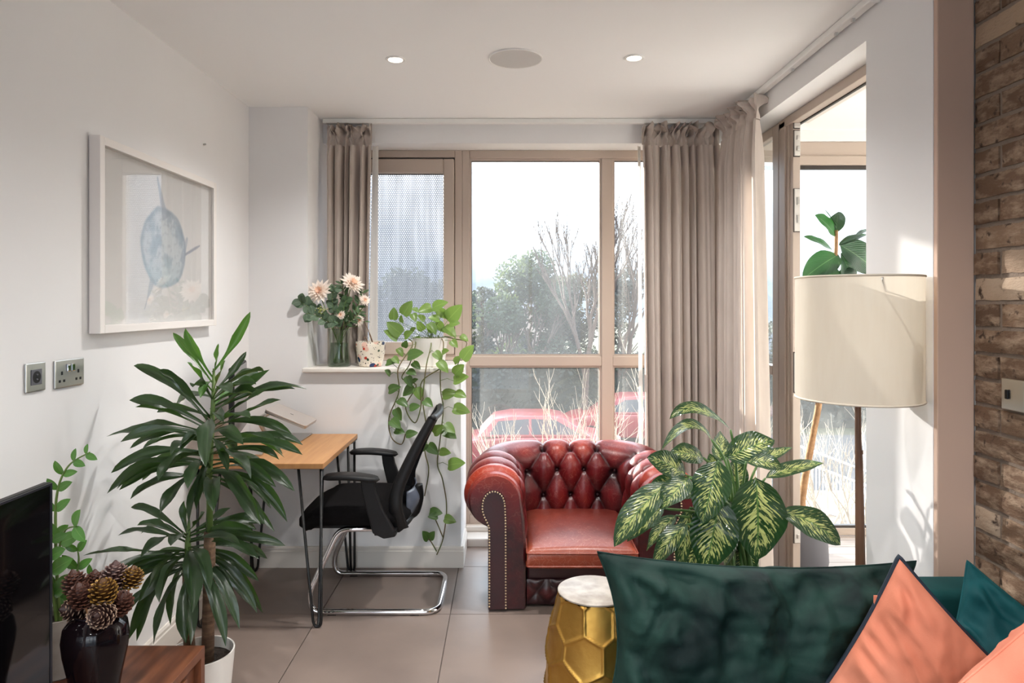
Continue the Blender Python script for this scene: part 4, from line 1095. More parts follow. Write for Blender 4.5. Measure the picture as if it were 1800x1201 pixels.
# ================================================================== faceted gold side table
gt = thing('side_table', 'gold faceted drum side table with pale stone top beside the sofa', 'side table', (0.285, 2.215, 0))
rgold = random.Random(6)
def barrel(z):
    t = (z-0.21)/0.29; return 0.166*(1-0.30*t*t)
cells = []; nrow, ncol = 5, 8
for j in range(-1, nrow+1):
    for k in range(ncol):
        cells.append((2*PI*(k+(0.5 if j % 2 else 0))/ncol + rgold.uniform(-0.09, 0.09), 0.048 + 0.100*j + rgold.uniform(-0.010, 0.010)))
def hammered(u, v):
    th = 2*PI*u; z = 0.492*v; R = barrel(z); best = 9; b2 = 9
    for (ca, cz) in cells:
        if abs(cz-z) > 0.14: continue
        da = (th-ca+PI) % (2*PI) - PI
        d = math.hypot(da*0.145, (z-cz)*1.0)
        if d < best: best, b2 = d, best
        elif d < b2: b2 = d
    edge = smooth(b2-best, 0.0, 0.012)
    r = R*(1.0) - 0.0085*edge*(1-min(1, best/0.085)**2) - 0.002*edge
    return Vector((0.285+r*math.cos(th), 2.215+r*math.sin(th), z))
m = MB(); m.grid(hammered, 220, 110, cu=True)
mt['gold'] = M('antique_gold_leaf', C(206, 164, 84), 0.34, metal=0.9, col2=C(172, 126, 56), scale=9, contrast=(0.3, 0.7), bump=0.25, bscale=14, rough2=0.5)
m.build('faceted_body', mt['gold'], gt, smooth=True)
mt['stone'] = M('pale_stone', C(176, 166, 154), 0.42, col2=C(140, 128, 116), scale=14, contrast=(0.4, 0.62), detail=8)
MB().lathe([(0.0, 0.4925), (0.112, 0.4925), (0.118, 0.496), (0.118, 0.500), (0.112, 0.503), (0.0, 0.503)], (0.285, 2.215, 0), 40).build('top', mt['stone'], gt, smooth=30)

# ================================================================== floor lamp
LX, LY = 1.1070, 2.15
la = thing('floor_lamp', 'floor lamp with large cream drum shade on a tapered walnut pole', 'floor lamp', (LX, LY, 0))
zb, zt2, lr = 1.131, 1.512, 0.1825
shade_m = M('cream_linen_shade', C(238, 232, 220), 0.9, trans=0.45, transc=C(242, 232, 214), col2=C(234, 227, 214), scale=60, stretch=(1, 1, 0.15))
MB().lathe([(lr, zb), (lr, zt2)], (LX, LY, 0), 72).build('shade', shade_m, la, smooth=True)
rim_m = M('shade_trim', C(226, 214, 196), 0.8)
for z in (zb, zt2): MB().tube([(LX+lr*math.cos(2*PI*k/72), LY+lr*math.sin(2*PI*k/72), z) for k in range(72)], 0.0035, 6, closed=True).build('rim', rim_m, la, smooth=True)
m = MB()
for k in range(3):
    a = 2*PI*k/3+0.4; m.tube([(LX, LY, zt2-0.045), (LX+(lr-0.01)*math.cos(a), LY+(lr-0.01)*math.sin(a), zt2-0.045), (LX+lr*math.cos(a), LY+lr*math.sin(a), zt2-0.006)], 0.0028, 6)
m.tube([(LX+0.022*math.cos(2*PI*k/20), LY+0.022*math.sin(2*PI*k/20), zt2-0.045) for k in range(20)], 0.003, 6, closed=True)
m.build('shade_carrier', mt['steel'], la, smooth=True)
MB().lathe([(0.017, 1.30), (0.019, 1.31), (0.019, 1.37), (0.0, 1.372)], (LX, LY, 0), 18, True).build('lamp_holder', mt['white_plastic'], la, smooth=40)
MB().lathe([(0.0, 1.46), (0.022, 1.452), (0.030, 1.43), (0.026, 1.395), (0.013, 1.372)], (LX, LY, 0), 18).build('bulb', M('opal_bulb', C(238, 236, 230), 0.2), la, smooth=True)
MB().tube([(LX, LY, 1.31), (LX+0.001, LY, 1.00), (LX+0.004, LY, 0.93), (LX+0.016, LY, 0.03)], [0.0085, 0.0095, 0.0115, 0.0205], 18).build('pole', mt['walnut_dark'], la, smooth=40)
MB().tube([(LX+0.0034, LY, 0.968), (LX+0.0040, LY, 0.956)], 0.0122, 18).build('collar', mt['walnut_dark'], la, smooth=40)
MB().lathe([(0.0, 0), (0.13, 0), (0.132, 0.006), (0.128, 0.018), (0.03, 0.03), (0.0, 0.032)], (LX+0.016, LY, 0), 40).build('base', mt['walnut_dark'], la, smooth=40)

# ================================================================== television console, television, vase
CXR, CYE, CZT = -0.942, 2.135, 0.36
co = thing('media_console', 'low walnut media console along the left wall', 'console', (-1.16, 1.0, 0))
MB().box(XL+0.018, CXR, -0.1, CYE, CZT-0.028, CZT).build('top', mt['walnut'], co, bevel=0.002)
MB().box(XL+0.022, CXR-0.02, -0.09, CYE-0.004, 0.06, CZT-0.03).build('carcass', mt['walnut'], co)
MB().box(CXR-0.021, CXR-0.001, CYE-0.026, CYE-0.0005, 0.06, CZT-0.0285).build('end_post', mt['walnut'], co)
y = -0.085
for k in range(3):
    d = MB().box(CXR-0.019, CXR-0.002, y, y+0.695, 0.075, CZT-0.042).build('drawer', mt['walnut'], co, bevel=0.002)
    MB().box(CXR-0.002, CXR+0.006, y+0.30, y+0.40, CZT-0.058, CZT-0.050).build('pull', mt['blackmetal'], d)
    y += 0.705
for (x, yy) in ((XL+0.06, -0.03), (CXR-0.06, -0.03), (XL+0.06, CYE-0.08), (CXR-0.06, CYE-0.08)):
    MB().box(x-0.018, x+0.018, yy-0.018, yy+0.018, 0, 0.06).build('foot', mt['blackmetal'], co)
tv = thing('television', 'flat black television on the walnut console', 'television', (-1.215, 1.33, CZT))
MB().box(-1.225, -1.203, 0.86, 1.807, 0.42, 0.957).build('housing', mt['black'], tv, bevel=0.004)
MB().box(-1.2035, -1.2015, 0.868, 1.797, 0.432, 0.949).build('screen', M('tv_screen', C(10, 9, 11), 0.08, coat=0.3), tv)
MB().box(-1.2032, -1.2000, 1.797, 1.805, 0.424, 0.955).box(-1.2032, -1.2, 0.862, 1.797, 0.949, 0.955).build('bezel', M('bezel', C(50, 52, 60), 0.3, metal=0.5), tv)
for yy in (1.05, 1.62): MB().box(-1.29, -1.13, yy-0.012, yy+0.012, CZT+0.0005, CZT+0.012).box(-1.222, -1.206, yy-0.012, yy+0.012, CZT+0.01, 0.425).build('foot', mt['black'], tv, bevel=0.003)
VX, VY = P(168, 1100, 1.75).x, 1.75
va = thing('glass_vase', 'dark smoky glass vase holding pine cones on the walnut console', 'vase', (VX, VY, CZT))
prof = [(0.0, 0.0), (0.040, 0.0), (0.044, 0.006), (0.050, 0.05), (0.062, 0.12), (0.074, 0.18), (0.0775, 0.215), (0.073, 0.245), (0.060, 0.262), (0.050, 0.268), (0.046, 0.276)]
vm = M('smoky_black_glass', C(20, 14, 20), 0.06, coat=0.6)
def smoke():
    m, N, L = nodes_of('smoky_glass'); out = N.new('ShaderNodeOutputMaterial'); b = N.new('ShaderNodeBsdfPrincipled'); b.inputs['Base Color'].default_value = C(22, 16, 20); b.inputs['Roughness'].default_value = 0.05
    t = N.new('ShaderNodeBsdfTransparent'); t.inputs[0].default_value = C(120, 96, 104); mx = N.new('ShaderNodeMixShader'); mx.inputs[0].default_value = 0.45
    L.new(b.outputs[0], mx.inputs[1]); L.new(t.outputs[0], mx.inputs[2]); L.new(mx.outputs[0], out.inputs[0]); return m
MB().lathe(prof, (VX, VY, CZT+0.0005), 48).build('body', smoke(), va, smooth=True)
MB().tube([(VX+0.046*math.cos(2*PI*k/40), VY+0.046*math.sin(2*PI*k/40), CZT+0.2765) for k in range(40)], 0.003, 6, closed=True).build('rim', vm, va, smooth=True)
# pine cones on stalks
def cone_mesh(seed, H=0.062, R=0.031, n=78):
    r = random.Random(seed); m = MB()
    def core(u, v): a = 2*PI*u; q = 0.55*R*math.sin(PI*min(1, v*0.9+0.08))**0.7; return Vector((q*math.cos(a), q*math.sin(a), H*v))
    m.grid(core, 10, 8, cu=True); m.uv = [(0.5, 0.0)]*len(m.uv)
    for k in range(n):
        t = (k+0.5)/n; a = k*2.39996; z = H*t*0.97
        rad = R*(math.sin(PI*(t*0.80+0.17)))**0.8
        up = 0.35+0.9*t
        d = Vector((math.cos(a), math.sin(a), up)).normalized(); s = Vector((-math.sin(a), math.cos(a), 0)); nn = d.cross(s)*-1
        c = Vector((math.cos(a)*rad*0.45, math.sin(a)*rad*0.45, z-0.006)); L_ = rad*0.66; w = 0.0078*(1-0.45*t)
        pts = [c - s*w*0.3, c + s*w*0.3, c + d*L_*0.75 + s*w + nn*0.001, c + d*L_*1.05 + nn*0.002, c + d*L_*0.75 - s*w + nn*0.001]
        lo = [p - Vector((0, 0, 0.0028)) for p in pts]
        uv = [(0.5, 0), (0.5, 0), (0.5, 0.75), (0.5, 1), (0.5, 0.75)]
        b0 = 5
        m.add(pts+lo, [(0, 1, 2, 3, 4), (9, 8, 7, 6, 5), (1, 6, 7, 2), (2, 7, 8, 3), (3, 8, 9, 4), (4, 9, 5, 0)], uv+uv)
    return m
def cone_mat(name, inner, tip, metal=0.0):
    m, N, L = nodes_of(name); out = N.new('ShaderNodeOutputMaterial'); b = N.new('ShaderNodeBsdfPrincipled'); uv = N.new('ShaderNodeUVMap'); sp = N.new('ShaderNodeSeparateXYZ')
    L.new(uv.outputs[0], sp.inputs[0]); rp = ramp(N, [(0.72, inner), (0.98, tip)]); L.new(sp.outputs[1], rp.inputs[0]); L.new(rp.outputs[0], b.inputs['Base Color'])
    b.inputs['Roughness'].default_value = 0.55 if not metal else 0.4; b.inputs['Metallic'].default_value = metal; L.new(b.outputs[0], out.inputs[0]); return m
cm = {'brown': cone_mat('brown_cone', C(66, 36, 26), C(112, 72, 56)), 'gold': cone_mat('gold_cone', C(84, 54, 24), C(196, 152, 72), 0.3),
      'frost': cone_mat('frosted_cone', C(46, 24, 20), C(188, 158, 134)), 'pink': cone_mat('pale_cone', C(70, 44, 40), C(176, 148, 138))}
cones = [((131, 1022), 'brown', 1.76, 'plain brown pine cone at the top left of the cone bunch', (-0.2, 0, 1), 1.0),
         ((142, 1043), 'brown', 1.71, 'plain brown pine cone in front of the other brown one', (-0.1, -0.3, 1), 1.0),
         ((127, 1071), 'frost', 1.74, 'white tipped pine cone at the lower left of the bunch', (-0.5, -0.75, 0.3), 1.05),
         ((181, 1036), 'gold', 1.70, 'gold painted pine cone in the middle of the bunch', (0.05, -0.25, 1), 1.05),
         ((176, 1082), 'frost', 1.68, 'white tipped pine cone hanging over the vase rim in front', (0.05, -0.95, 0.3), 1.05),
         ((202, 1008), 'pink', 1.79, 'dusty pink pine cone at the top of the bunch', (0.05, 0, 1), 1.1),
         ((233, 1012), 'gold', 1.80, 'small gold painted pine cone at the far right of the bunch', (0.12, 0, 1), 0.9),
         ((213, 1057), 'brown', 1.75, 'reddish brown pine cone on the right above the vase shoulder', (0.35, -0.3, 0.8), 1.0),
         ((166, 1020), 'brown', 1.80, 'half hidden brown pine cone behind the gold one', (0, 0.1, 1), 0.9)]
for i, ((px, py), k, Y, lab, d, s) in enumerate(cones):
    d = Vector(d).normalized(); c = P(px, py, Y); base = c - d*0.031*s
    t = thing('pine_cone', lab, 'pine cone', base, 'pine cones in the dark vase')
    mm = cone_mesh(i+1); rot = d.to_track_quat('Z', 'Y').to_matrix()
    for j in range(len(mm.v)): mm.v[j] = base + rot @ (mm.v[j]*s)
    mm.build('scales', cm[k], t, kind='stuff')
    inner = Vector((VX + (c.x-VX)*0.25, VY + (c.y-VY)*0.25, CZT+0.25)); foot = Vector((VX - (c.x-VX)*0.3, VY - (c.y-VY)*0.3, CZT+0.02))
    MB().tube(bez3([base, base.lerp(inner, 0.6)-d*0.012, inner, foot], 5), 0.0028, 6).build('stalk', M('twig_stalk', C(150, 104, 66), 0.7) if i == 0 else bpy.data.materials['twig_stalk'], t, smooth=True)
# ================================================================== plants
def leaf_mat(name, base, rib, edge=None, trans=0.3, transc=None, rough=0.35, veins=0.0, ribw=0.05):
    m, N, L = nodes_of(name); out = N.new('ShaderNodeOutputMaterial'); b = N.new('ShaderNodeBsdfPrincipled')
    uv = N.new('ShaderNodeUVMap'); sp = N.new('ShaderNodeSeparateXYZ'); L.new(uv.outputs[0], sp.inputs[0])
    a = N.new('ShaderNodeMath'); a.operation = 'SUBTRACT'; a.inputs[1].default_value = 0.5; L.new(sp.outputs[0], a.inputs[0])
    ab = N.new('ShaderNodeMath'); ab.operation = 'ABSOLUTE'; L.new(a.outputs[0], ab.inputs[0])
    rp = ramp(N, [(0.0, rib), (ribw, base), (0.45, base), (0.5, edge or base)]); L.new(ab.outputs[0], rp.inputs[0])
    oi = N.new('ShaderNodeObjectInfo'); hs = N.new('ShaderNodeHueSaturation'); mr = N.new('ShaderNodeMapRange'); mr.inputs['To Min'].default_value = 0.75; mr.inputs['To Max'].default_value = 1.25
    L.new(oi.outputs['Random'], mr.inputs[0]); L.new(mr.outputs[0], hs.inputs['Value']); L.new(rp.outputs[0], hs.inputs['Color'])
    L.new(hs.outputs[0], b.inputs['Base Color']); b.inputs['Roughness'].default_value = rough
    if veins:
        w = N.new('ShaderNodeMath'); w.operation = 'MULTIPLY_ADD'; w.inputs[1].default_value = -1.1; L.new(ab.outputs[0], w.inputs[0]); L.new(sp.outputs[1], w.inputs[2])
        s1 = N.new('ShaderNodeMath'); s1.operation = 'MULTIPLY'; s1.inputs[1].default_value = 75; L.new(w.outputs[0], s1.inputs[0])
        s2 = N.new('ShaderNodeMath'); s2.operation = 'SINE'; L.new(s1.outputs[0], s2.inputs[0])
        bp = N.new('ShaderNodeBump'); bp.inputs['Strength'].default_value = veins; bp.inputs['Distance'].default_value = 0.002; L.new(s2.outputs[0], bp.inputs['Height']); L.new(bp.outputs[0], b.inputs['Normal'])
    t = N.new('ShaderNodeBsdfTranslucent'); mx = N.new('ShaderNodeMixShader'); mx.inputs[0].default_value = trans
    if transc: t.inputs[0].default_value = transc
    else: L.new(hs.outputs[0], t.inputs[0])
    L.new(b.outputs[0], mx.inputs[1]); L.new(t.outputs[0], mx.inputs[2]); L.new(mx.outputs[0], out.inputs[0]); return m
def variegated():
    m, N, L = nodes_of('dumb_cane_leaf'); out = N.new('ShaderNodeOutputMaterial'); b = N.new('ShaderNodeBsdfPrincipled'); b.inputs['Roughness'].default_value = 0.27; b.inputs['Coat Weight'].default_value = 0.3
    uv = N.new('ShaderNodeUVMap'); sp = N.new('ShaderNodeSeparateXYZ'); L.new(uv.outputs[0], sp.inputs[0])
    def mth(op, a, bb=None, cc=None):
        n = N.new('ShaderNodeMath'); n.operation = op
        for i, x in enumerate((a, bb, cc)):
            if x is None: continue
            if isinstance(x, (int, float)): n.inputs[i].default_value = x
            else: L.new(x, n.inputs[i])
        return n.outputs[0]
    a = mth('MULTIPLY', mth('ABSOLUTE', mth('SUBTRACT', sp.outputs[0], 0.5)), 2.0)
    sgn = mth('SIGN', mth('SUBTRACT', sp.outputs[0], 0.5))
    q = mth('MULTIPLY_ADD', a, -0.30, sp.outputs[1])           # distance along the leaf measured down the side veins
    oi = N.new('ShaderNodeObjectInfo')
    cb = N.new('ShaderNodeCombineXYZ'); L.new(mth('MULTIPLY', q, 34.0), cb.inputs[0]); L.new(mth('MULTIPLY', a, 3.2), cb.inputs[1]); L.new(mth('MULTIPLY_ADD', oi.outputs['Random'], 40.0, sgn), cb.inputs[2])
    nz = N.new('ShaderNodeTexNoise'); nz.inputs['Scale'].default_value = 1.0; nz.inputs['Detail'].default_value = 3; L.new(cb.outputs[0], nz.inputs['Vector'])
    th = mth('MULTIPLY_ADD', mth('POWER', a, 2.5), 0.30, 0.475)
    th2 = mth('ADD', th, mth('MULTIPLY', mth('POWER', mth('ABSOLUTE', mth('SUBTRACT', sp.outputs[1], 0.5)), 3.0), 1.0))
    k = mth('SUBTRACT', nz.outputs['Fac'], th2)
    rp = ramp(N, [(0.0, (0, 0, 0, 1)), (0.05, (1, 1, 1, 1))]); L.new(k, rp.inputs[0])
    rib = ramp(N, [(0.02, (1, 1, 1, 1)), (0.05, (0, 0, 0, 1))]); L.new(a, rib.inputs[0])
    mx = N.new('ShaderNodeMix'); mx.data_type = 'RGBA'; L.new(rp.outputs[0], mx.inputs[0]); mx.inputs[6].default_value = C(38, 70, 36); mx.inputs[7].default_value = C(184, 194, 120)
    m2 = N.new('ShaderNodeMix'); m2.data_type = 'RGBA'; L.new(rib.outputs[0], m2.inputs[0]); L.new(mx.outputs[2], m2.inputs[6]); m2.inputs[7].default_value = C(84, 120, 60)
    L.new(m2.outputs[2], b.inputs['Base Color'])
    bp = N.new('ShaderNodeBump'); bp.inputs['Strength'].default_value = 0.35; bp.inputs['Distance'].default_value = 0.003
    L.new(mth('SINE', mth('MULTIPLY', q, 85.0)), bp.inputs['Height']); L.new(bp.outputs[0], b.inputs['Normal'])
    t = N.new('ShaderNodeBsdfTranslucent'); ms = N.new('ShaderNodeMixShader'); ms.inputs[0].default_value = 0.30
    hs = N.new('ShaderNodeHueSaturation'); hs.inputs['Value'].default_value = 1.5; hs.inputs['Hue'].default_value = 0.485; L.new(m2.outputs[2], hs.inputs['Color']); L.new(hs.outputs[0], t.inputs[0])
    L.new(b.outputs[0], ms.inputs[1]); L.new(t.outputs[0], ms.inputs[2]); L.new(ms.outputs[0], out.inputs[0]); return m
mt['dracaena'] = leaf_mat('dracaena_leaf', C(42, 60, 38), C(64, 90, 52), trans=0.15, transc=C(96, 140, 50), rough=0.33, ribw=0.03)
mt['dracaena_new'] = leaf_mat('dracaena_young_leaf', C(66, 106, 46), C(110, 150, 70), trans=0.25, transc=C(120, 170, 60), rough=0.35, ribw=0.03)
mt['dieff'] = variegated()
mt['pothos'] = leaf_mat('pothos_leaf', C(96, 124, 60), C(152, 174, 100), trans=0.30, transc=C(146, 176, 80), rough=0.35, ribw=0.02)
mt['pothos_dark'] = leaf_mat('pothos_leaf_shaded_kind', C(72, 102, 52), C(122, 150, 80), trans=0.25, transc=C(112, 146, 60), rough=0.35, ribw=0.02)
mt['zz'] = leaf_mat('glossy_leaf', C(74, 120, 56), C(120, 160, 84), trans=0.18, transc=C(120, 170, 60), rough=0.25, ribw=0.02)
mt['ficus'] = leaf_mat('fiddle_leaf', C(34, 62, 46), C(104, 130, 96), trans=0.16, transc=C(70, 130, 60), rough=0.4, veins=0.4, ribw=0.025)
mt['cane'] = M('plant_cane', C(134, 104, 80), 0.8, col2=C(96, 72, 56), scale=12, stretch=(1, 1, 6), bump=0.4, bscale=60)
mt['green_stem'] = M('green_stem', C(96, 120, 60), 0.5)
mt['dieff_stem'] = M('dumb_cane_stem', C(104, 136, 76), 0.45, col2=C(70, 104, 52), scale=20)
mt['vine'] = M('vine_stem', C(104, 84, 54), 0.6, col2=C(88, 104, 52), scale=14)
# ---------------- dracaena
DY_ = 2.36; SX = P(370, 900, DY_).x
dr = thing('dracaena', 'tall dracaena with long drooping strap leaves in a white pot', 'plant', (SX-0.02, DY_, 0))
pcx = P(352, 1130, DY_).x
MB().lathe([(0.0, 0.0), (0.088, 0.0), (0.092, 0.004), (0.112, 0.223), (0.112, 0.228), (0.107, 0.228), (0.104, 0.190), (0.0, 0.190)], (pcx, DY_, 0.0), 48).build('pot', mt['ceramic'], dr, smooth=35)
MB().lathe([(0.0, 0.197), (0.06, 0.195), (0.104, 0.191)], (pcx, DY_, 0), 24).build('soil', mt['soil'], dr, smooth=True)
zs = lambda py: CAMZ - (py-CY)*DY_/F
MB().tube([(SX-0.010, DY_, 0.18), (SX-0.006, DY_, 0.40), (SX-0.002, DY_, zs(935))], [0.021, 0.020, 0.019], 12).build('cane', mt['cane'], dr, smooth=True)
SX2, DY2 = P(328, 950, DY_+0.02).x, DY_+0.03
MB().tube([(SX2+0.008, DY2, 0.18), (SX2, DY2, 0.32), (SX2-0.002, DY2, zs(1000))], [0.020, 0.018, 0.016], 12).build('cane', mt['cane'], dr, smooth=True)
MB().tube([(SX-0.002, DY_, zs(940)), (SX-0.004, DY_, zs(840)), (SX+0.008, DY_, zs(720)), (SX+0.012, DY_, zs(648))], [0.011, 0.010, 0.008, 0.004], 10).build('shoot', mt['green_stem'], dr, smooth=True)
MB().tube([(SX2-0.002, DY2, zs(1005)), (SX2, DY2, zs(960)), (SX2+0.004, DY2, zs(920))], [0.012, 0.010, 0.004], 10).build('shoot', mt['green_stem'], dr, smooth=True)
rd = random.Random(12)
def dleaf(tip, base, w, dY, arch, mat='dracaena', bdx=0, stem=0, bd=None):
    """tip pixel, pixel row of the attachment on the stem"""
    bx = SX if stem == 0 else SX2; by_ = DY_ if stem == 0 else DY2
    b = Vector((bx + (0.008 if stem == 0 and base < 720 else 0), by_, zs(base)))
    Y = by_ + dY
    lim = 1.372*F/(CX-tip[0]) if tip[0] < CX else 9
    Y = min(Y, lim)
    t = P(tip[0], tip[1], Y)
    h = t-b; L = h.length
    out = Vector((h.x, h.y, 0)); out = out.normalized() if out.length > 1e-5 else Vector((0, -1, 0))
    ctrl = b + h*0.50 + Vector((0, 0, arch*L)) + out*0.02
    nrm = Vector((rd.uniform(-0.35, 0.35), -0.55+rd.uniform(-0.3, 0.3), 0.75))
    m = MB().leaf(b, t, w, nrm=nrm, ctrl=ctrl, fold=rd.uniform(0.35, 1.0), shape='strap', n=14, wave=0.26, seed=rd.random()*9, roll=rd.uniform(-0.5, 0.5), twist=rd.uniform(-0.7, 0.7))
    for v in m.v: v.x = max(v.x, XL+0.012)
    m.build('leaf', mt[mat], dr, smooth=True)
W = 0.036
up = [((440, 548), 655, .9, .05, -.03, 1), ((326, 577), 665, .8, -.05, .03, 1), ((304, 585), 675, .8, .08, .10, 1), ((384, 604), 660, .7, -.02, 0, 1), ((329, 637), 690, .8, -.10, .12, 1),
      ((396, 634), 690, 1.0, -.14, .05, 1), ((433, 618), 690, .7, .10, -.02, 0), ((235, 643), 745, 1.0, .05, .26, 0), ((278, 650), 735, 1.0, -.12, .20, 0), ((227, 704), 752, 1.2, -.02, .20, 0), ((238, 716), 760, 1.1, -.12, .18, 0),
      ((187, 768), 775, 1.2, -.05, .17, 0), ((210, 762), 765, 1.0, .02, .20, 0), ((195, 832), 800, 1.1, -.04, .26, 0), ((188, 868), 815, 1.2, -.02, .30, 0), ((205, 860), 820, 1.1, -.14, .30, 0), ((474, 650), 730, .9, -.02, .03, 0), ((519, 684), 725, .9, .06, .17, 0), ((471, 684), 745, 1.0, -.15, .05, 0),
      ((494, 703), 760, 1.1, -.05, .10, 0), ((440, 735), 760, 1.1, -.28, .16, 0), ((484, 776), 790, 1.2, -.18, .17, 0), ((533, 783), 780, 1.1, .02, .16, 0), ((532, 800), 790, 1.0, -.06, .20, 0), ((441, 842), 800, 1.5, -.30, .22, 0), ((518, 864), 820, 1.2, -.04, .30, 0),
      ((505, 918), 835, 1.1, -.02, .38, 0), ((459, 924), 830, 1.5, -.20, .34, 0), ((281, 903), 835, 1.3, -.22, .32, 0), ((278, 845), 800, 1.4, -.24, .26, 0), ((229, 878), 840, 1.3, -.10, .24, 0), ((362, 822), 740, 1.5, -.33, .26, 0), ((428, 782), 765, 1.2, -.26, .18, 0),
      ((309, 712), 700, 1.0, .18, .16, 0), ((352, 700), 670, .8, -.2, .12, 1), ((410, 690), 720, .8, .2, .12, 1), ((300, 800), 790, 1.2, -.30, .26, 0), ((250, 845), 805, 1.1, .10, .28, 0), ((470, 840), 800, 1.1, .18, .26, 0), ((375, 900), 850, 1.4, -.28, .30, 0), ((330, 860), 825, 1.3, -.32, .3, 0), ((420, 800), 780, 1.1, .22, .2, 0), ((250, 790), 775, 1.0, -.2, .22, 0)]
for (tp, bs, w, dY, ar, kd) in up: dleaf(tp, bs, W*w, dY, ar, 'dracaena_new' if kd else 'dracaena')
low = [((146, 977), 985, 1.1, -.12, .12), ((207, 942), 960, 1.0, .02, .22), ((241, 924), 955, 1.1, -.12, .20), ((324, 880), 950, .8, .02, -.02), ((230, 892), 950, 1.0, .06, .2), ((228, 1000), 985, 1.1, -.10, .12), ((226, 1125), 1005, 1.2, -.05, .42), ((270, 1134), 1010, 1.3, -.15, .42), ((240, 1128), 1000, 1.1, .05, .45),
       ((338, 1078), 975, 1.7, -.26, .32), ((327, 1132), 1015, 1.5, -.16, .34), ((397, 1138), 1000, 1.3, -.18, .42), ((421, 1107), 990, 1.2, -.10, .42), ((452, 1078), 985, 1.1, -.02, .38), ((455, 1022), 975, 1.1, .02, .28), ((455, 983), 960, 1.1, -.10, .22), ((448, 937), 950, 1.1, -.10, .16), ((422, 957), 960, 1.0, -.18, .16),
       ((406, 893), 945, 1.0, .02, .04), ((502, 960), 955, 1.1, .04, .16), ((470, 983), 970, 1.0, .12, .20), ((462, 1078), 985, 1.0, .12, .36), ((280, 1060), 985, 1.3, -.24, .34), ((300, 960), 945, 1.2, -.2, .16), ((370, 1040), 970, 1.2, -.24, .3), ((300, 1100), 1000, 1.2, .1, .4), ((360, 900), 940, .8, -.1, 0), ((270, 1000), 975, 1.1, .15, .2), ((430, 1030), 980, 1.0, .2, .3)]
for (tp, bs, w, dY, ar) in low: dleaf(tp, bs, W*w*0.95, dY, ar, 'dracaena', stem=1)

rx = random.Random(77)
for k in range(26):
    py = rx.uniform(690, 850); a = rx.uniform(0, 2*PI); R = rx.uniform(0.20, 0.33); droop = (py-640)/210
    tx = SX + R*math.cos(a); ty = DY_ + R*0.9*math.sin(a); tz = zs(py) + 0.16 - 0.36*droop*rx.uniform(0.7, 1.1)
    q = Vector((tx, ty, tz)); dleaf((CX + q.x*F/q.y, CY - (q.z-CAMZ)*F/q.y), py, W*rx.uniform(0.8, 1.2), ty-DY_, 0.22)
for k in range(16):
    py = rx.uniform(945, 1010); a = rx.uniform(0, 2*PI); R = rx.uniform(0.18, 0.30); droop = (py-930)/80
    q = Vector((SX2 + R*math.cos(a), DY2 + R*0.9*math.sin(a), zs(py) + 0.06 - 0.28*droop*rx.uniform(0.7, 1.1)))
    dleaf((CX + q.x*F/q.y, CY - (q.z-CAMZ)*F/q.y), py, W*rx.uniform(0.8, 1.2), q.y-DY2, 0.25, stem=1)

# ---------------- dumb cane in front of the armchair
EY = 2.60; EX = P(1300, 1000, EY).x
de = thing('dumb_cane_plant', 'dumb cane with broad cream splashed green leaves beside the armchair', 'plant', (EX, EY, 0))
MB().lathe([(0.0, 0.0), (0.10, 0.0), (0.105, 0.004), (0.135, 0.27), (0.135, 0.28), (0.128, 0.28), (0.124, 0.235), (0.0, 0.235)], (EX, EY, 0.0), 48).build('pot', mt['ceramic'], de, smooth=35)
MB().lathe([(0.0, 0.243), (0.124, 0.237)], (EX, EY, 0), 24).build('soil', mt['soil'], de, smooth=True)
def Z6(x, y, Y): return P(1050+x/3.247, 680+y/3.247, Y)
def dl(b, t, w, Yb, Yt, nrm, arch=0.08, fold=0.12, shape='oval', root=None, mid=None):
    B = Z6(b[0], b[1], Yb); T = Z6(t[0], t[1], Yt)
    ctrl = None
    if mid: ctrl = Z6(mid[0], mid[1], (Yb+Yt)/2)*2 - (B+T)/2
    rr = random.Random(int(b[0]*7+t[1]))
    MB().leaf(B, T, w*1.18*EY/F, nrm=nrm, arch=arch, fold=fold, shape=shape, n=14, ctrl=ctrl, wave=0.07, seed=rr.random()*9, twist=rr.uniform(-0.5, 0.5)).build('leaf', mt['dieff'], de, smooth=True)
    # stalk from the crown to the leaf base
    S0 = Vector((EX + rr.uniform(-0.03, 0.03), EY + rr.uniform(-0.03, 0.03), 0.26 + rr.uniform(0, 0.16)))
    M1 = Vector((EX + (B.x-EX)*0.35, EY + (B.y-EY)*0.35, max(S0.z+0.05, S0.z + (B.z-S0.z)*0.75)))
    MB().tube(bez3([S0, M1, B], 6), [0.0075]*6+[0.005]*6+[0.0035], 7).build('stalk', mt['dieff_stem'], de, smooth=True)
dl((905, 520), (910, 992), 82, 2.50, 2.44, (0.05, -1, 0.25), 0.05, 0.10)                       # biggest, facing the viewer
dl((700, 635), (612, 1055), 66, 2.46, 2.42, (-0.15, -1, 0.3), 0.06, 0.14)
dl((745, 640), (726, 1032), 46, 2.54, 2.48, (0.35, -1, 0.2), 0.04, 0.2)
dl((690, 425), (600, 785), 54, 2.44, 2.37, (-0.25, -0.8, 0.5), 0.08, 0.14)
dl((1045, 710), (1388, 905), 46, 2.48, 2.40, (0.25, -0.75, 0.65), 0.14, 0.12)
dl((740, 405), (1012, 305), 50, 2.60, 2.55, (0.0, -0.8, 0.6), 0.12, 0.12)
dl((850, 428), (1055, 470), 27, 2.52, 2.46, (0.1, -0.6, 0.8), 0.14, 0.2)
dl((960, 522), (1292, 436), 26, 2.62, 2.66, (-0.1, -0.5, 0.8), 0.05, 0.3, 'lance')
dl((920, 432), (1112, 347), 20, 2.66, 2.74, (-0.1, -0.5, 0.8), 0.02, 0.35, 'lance')
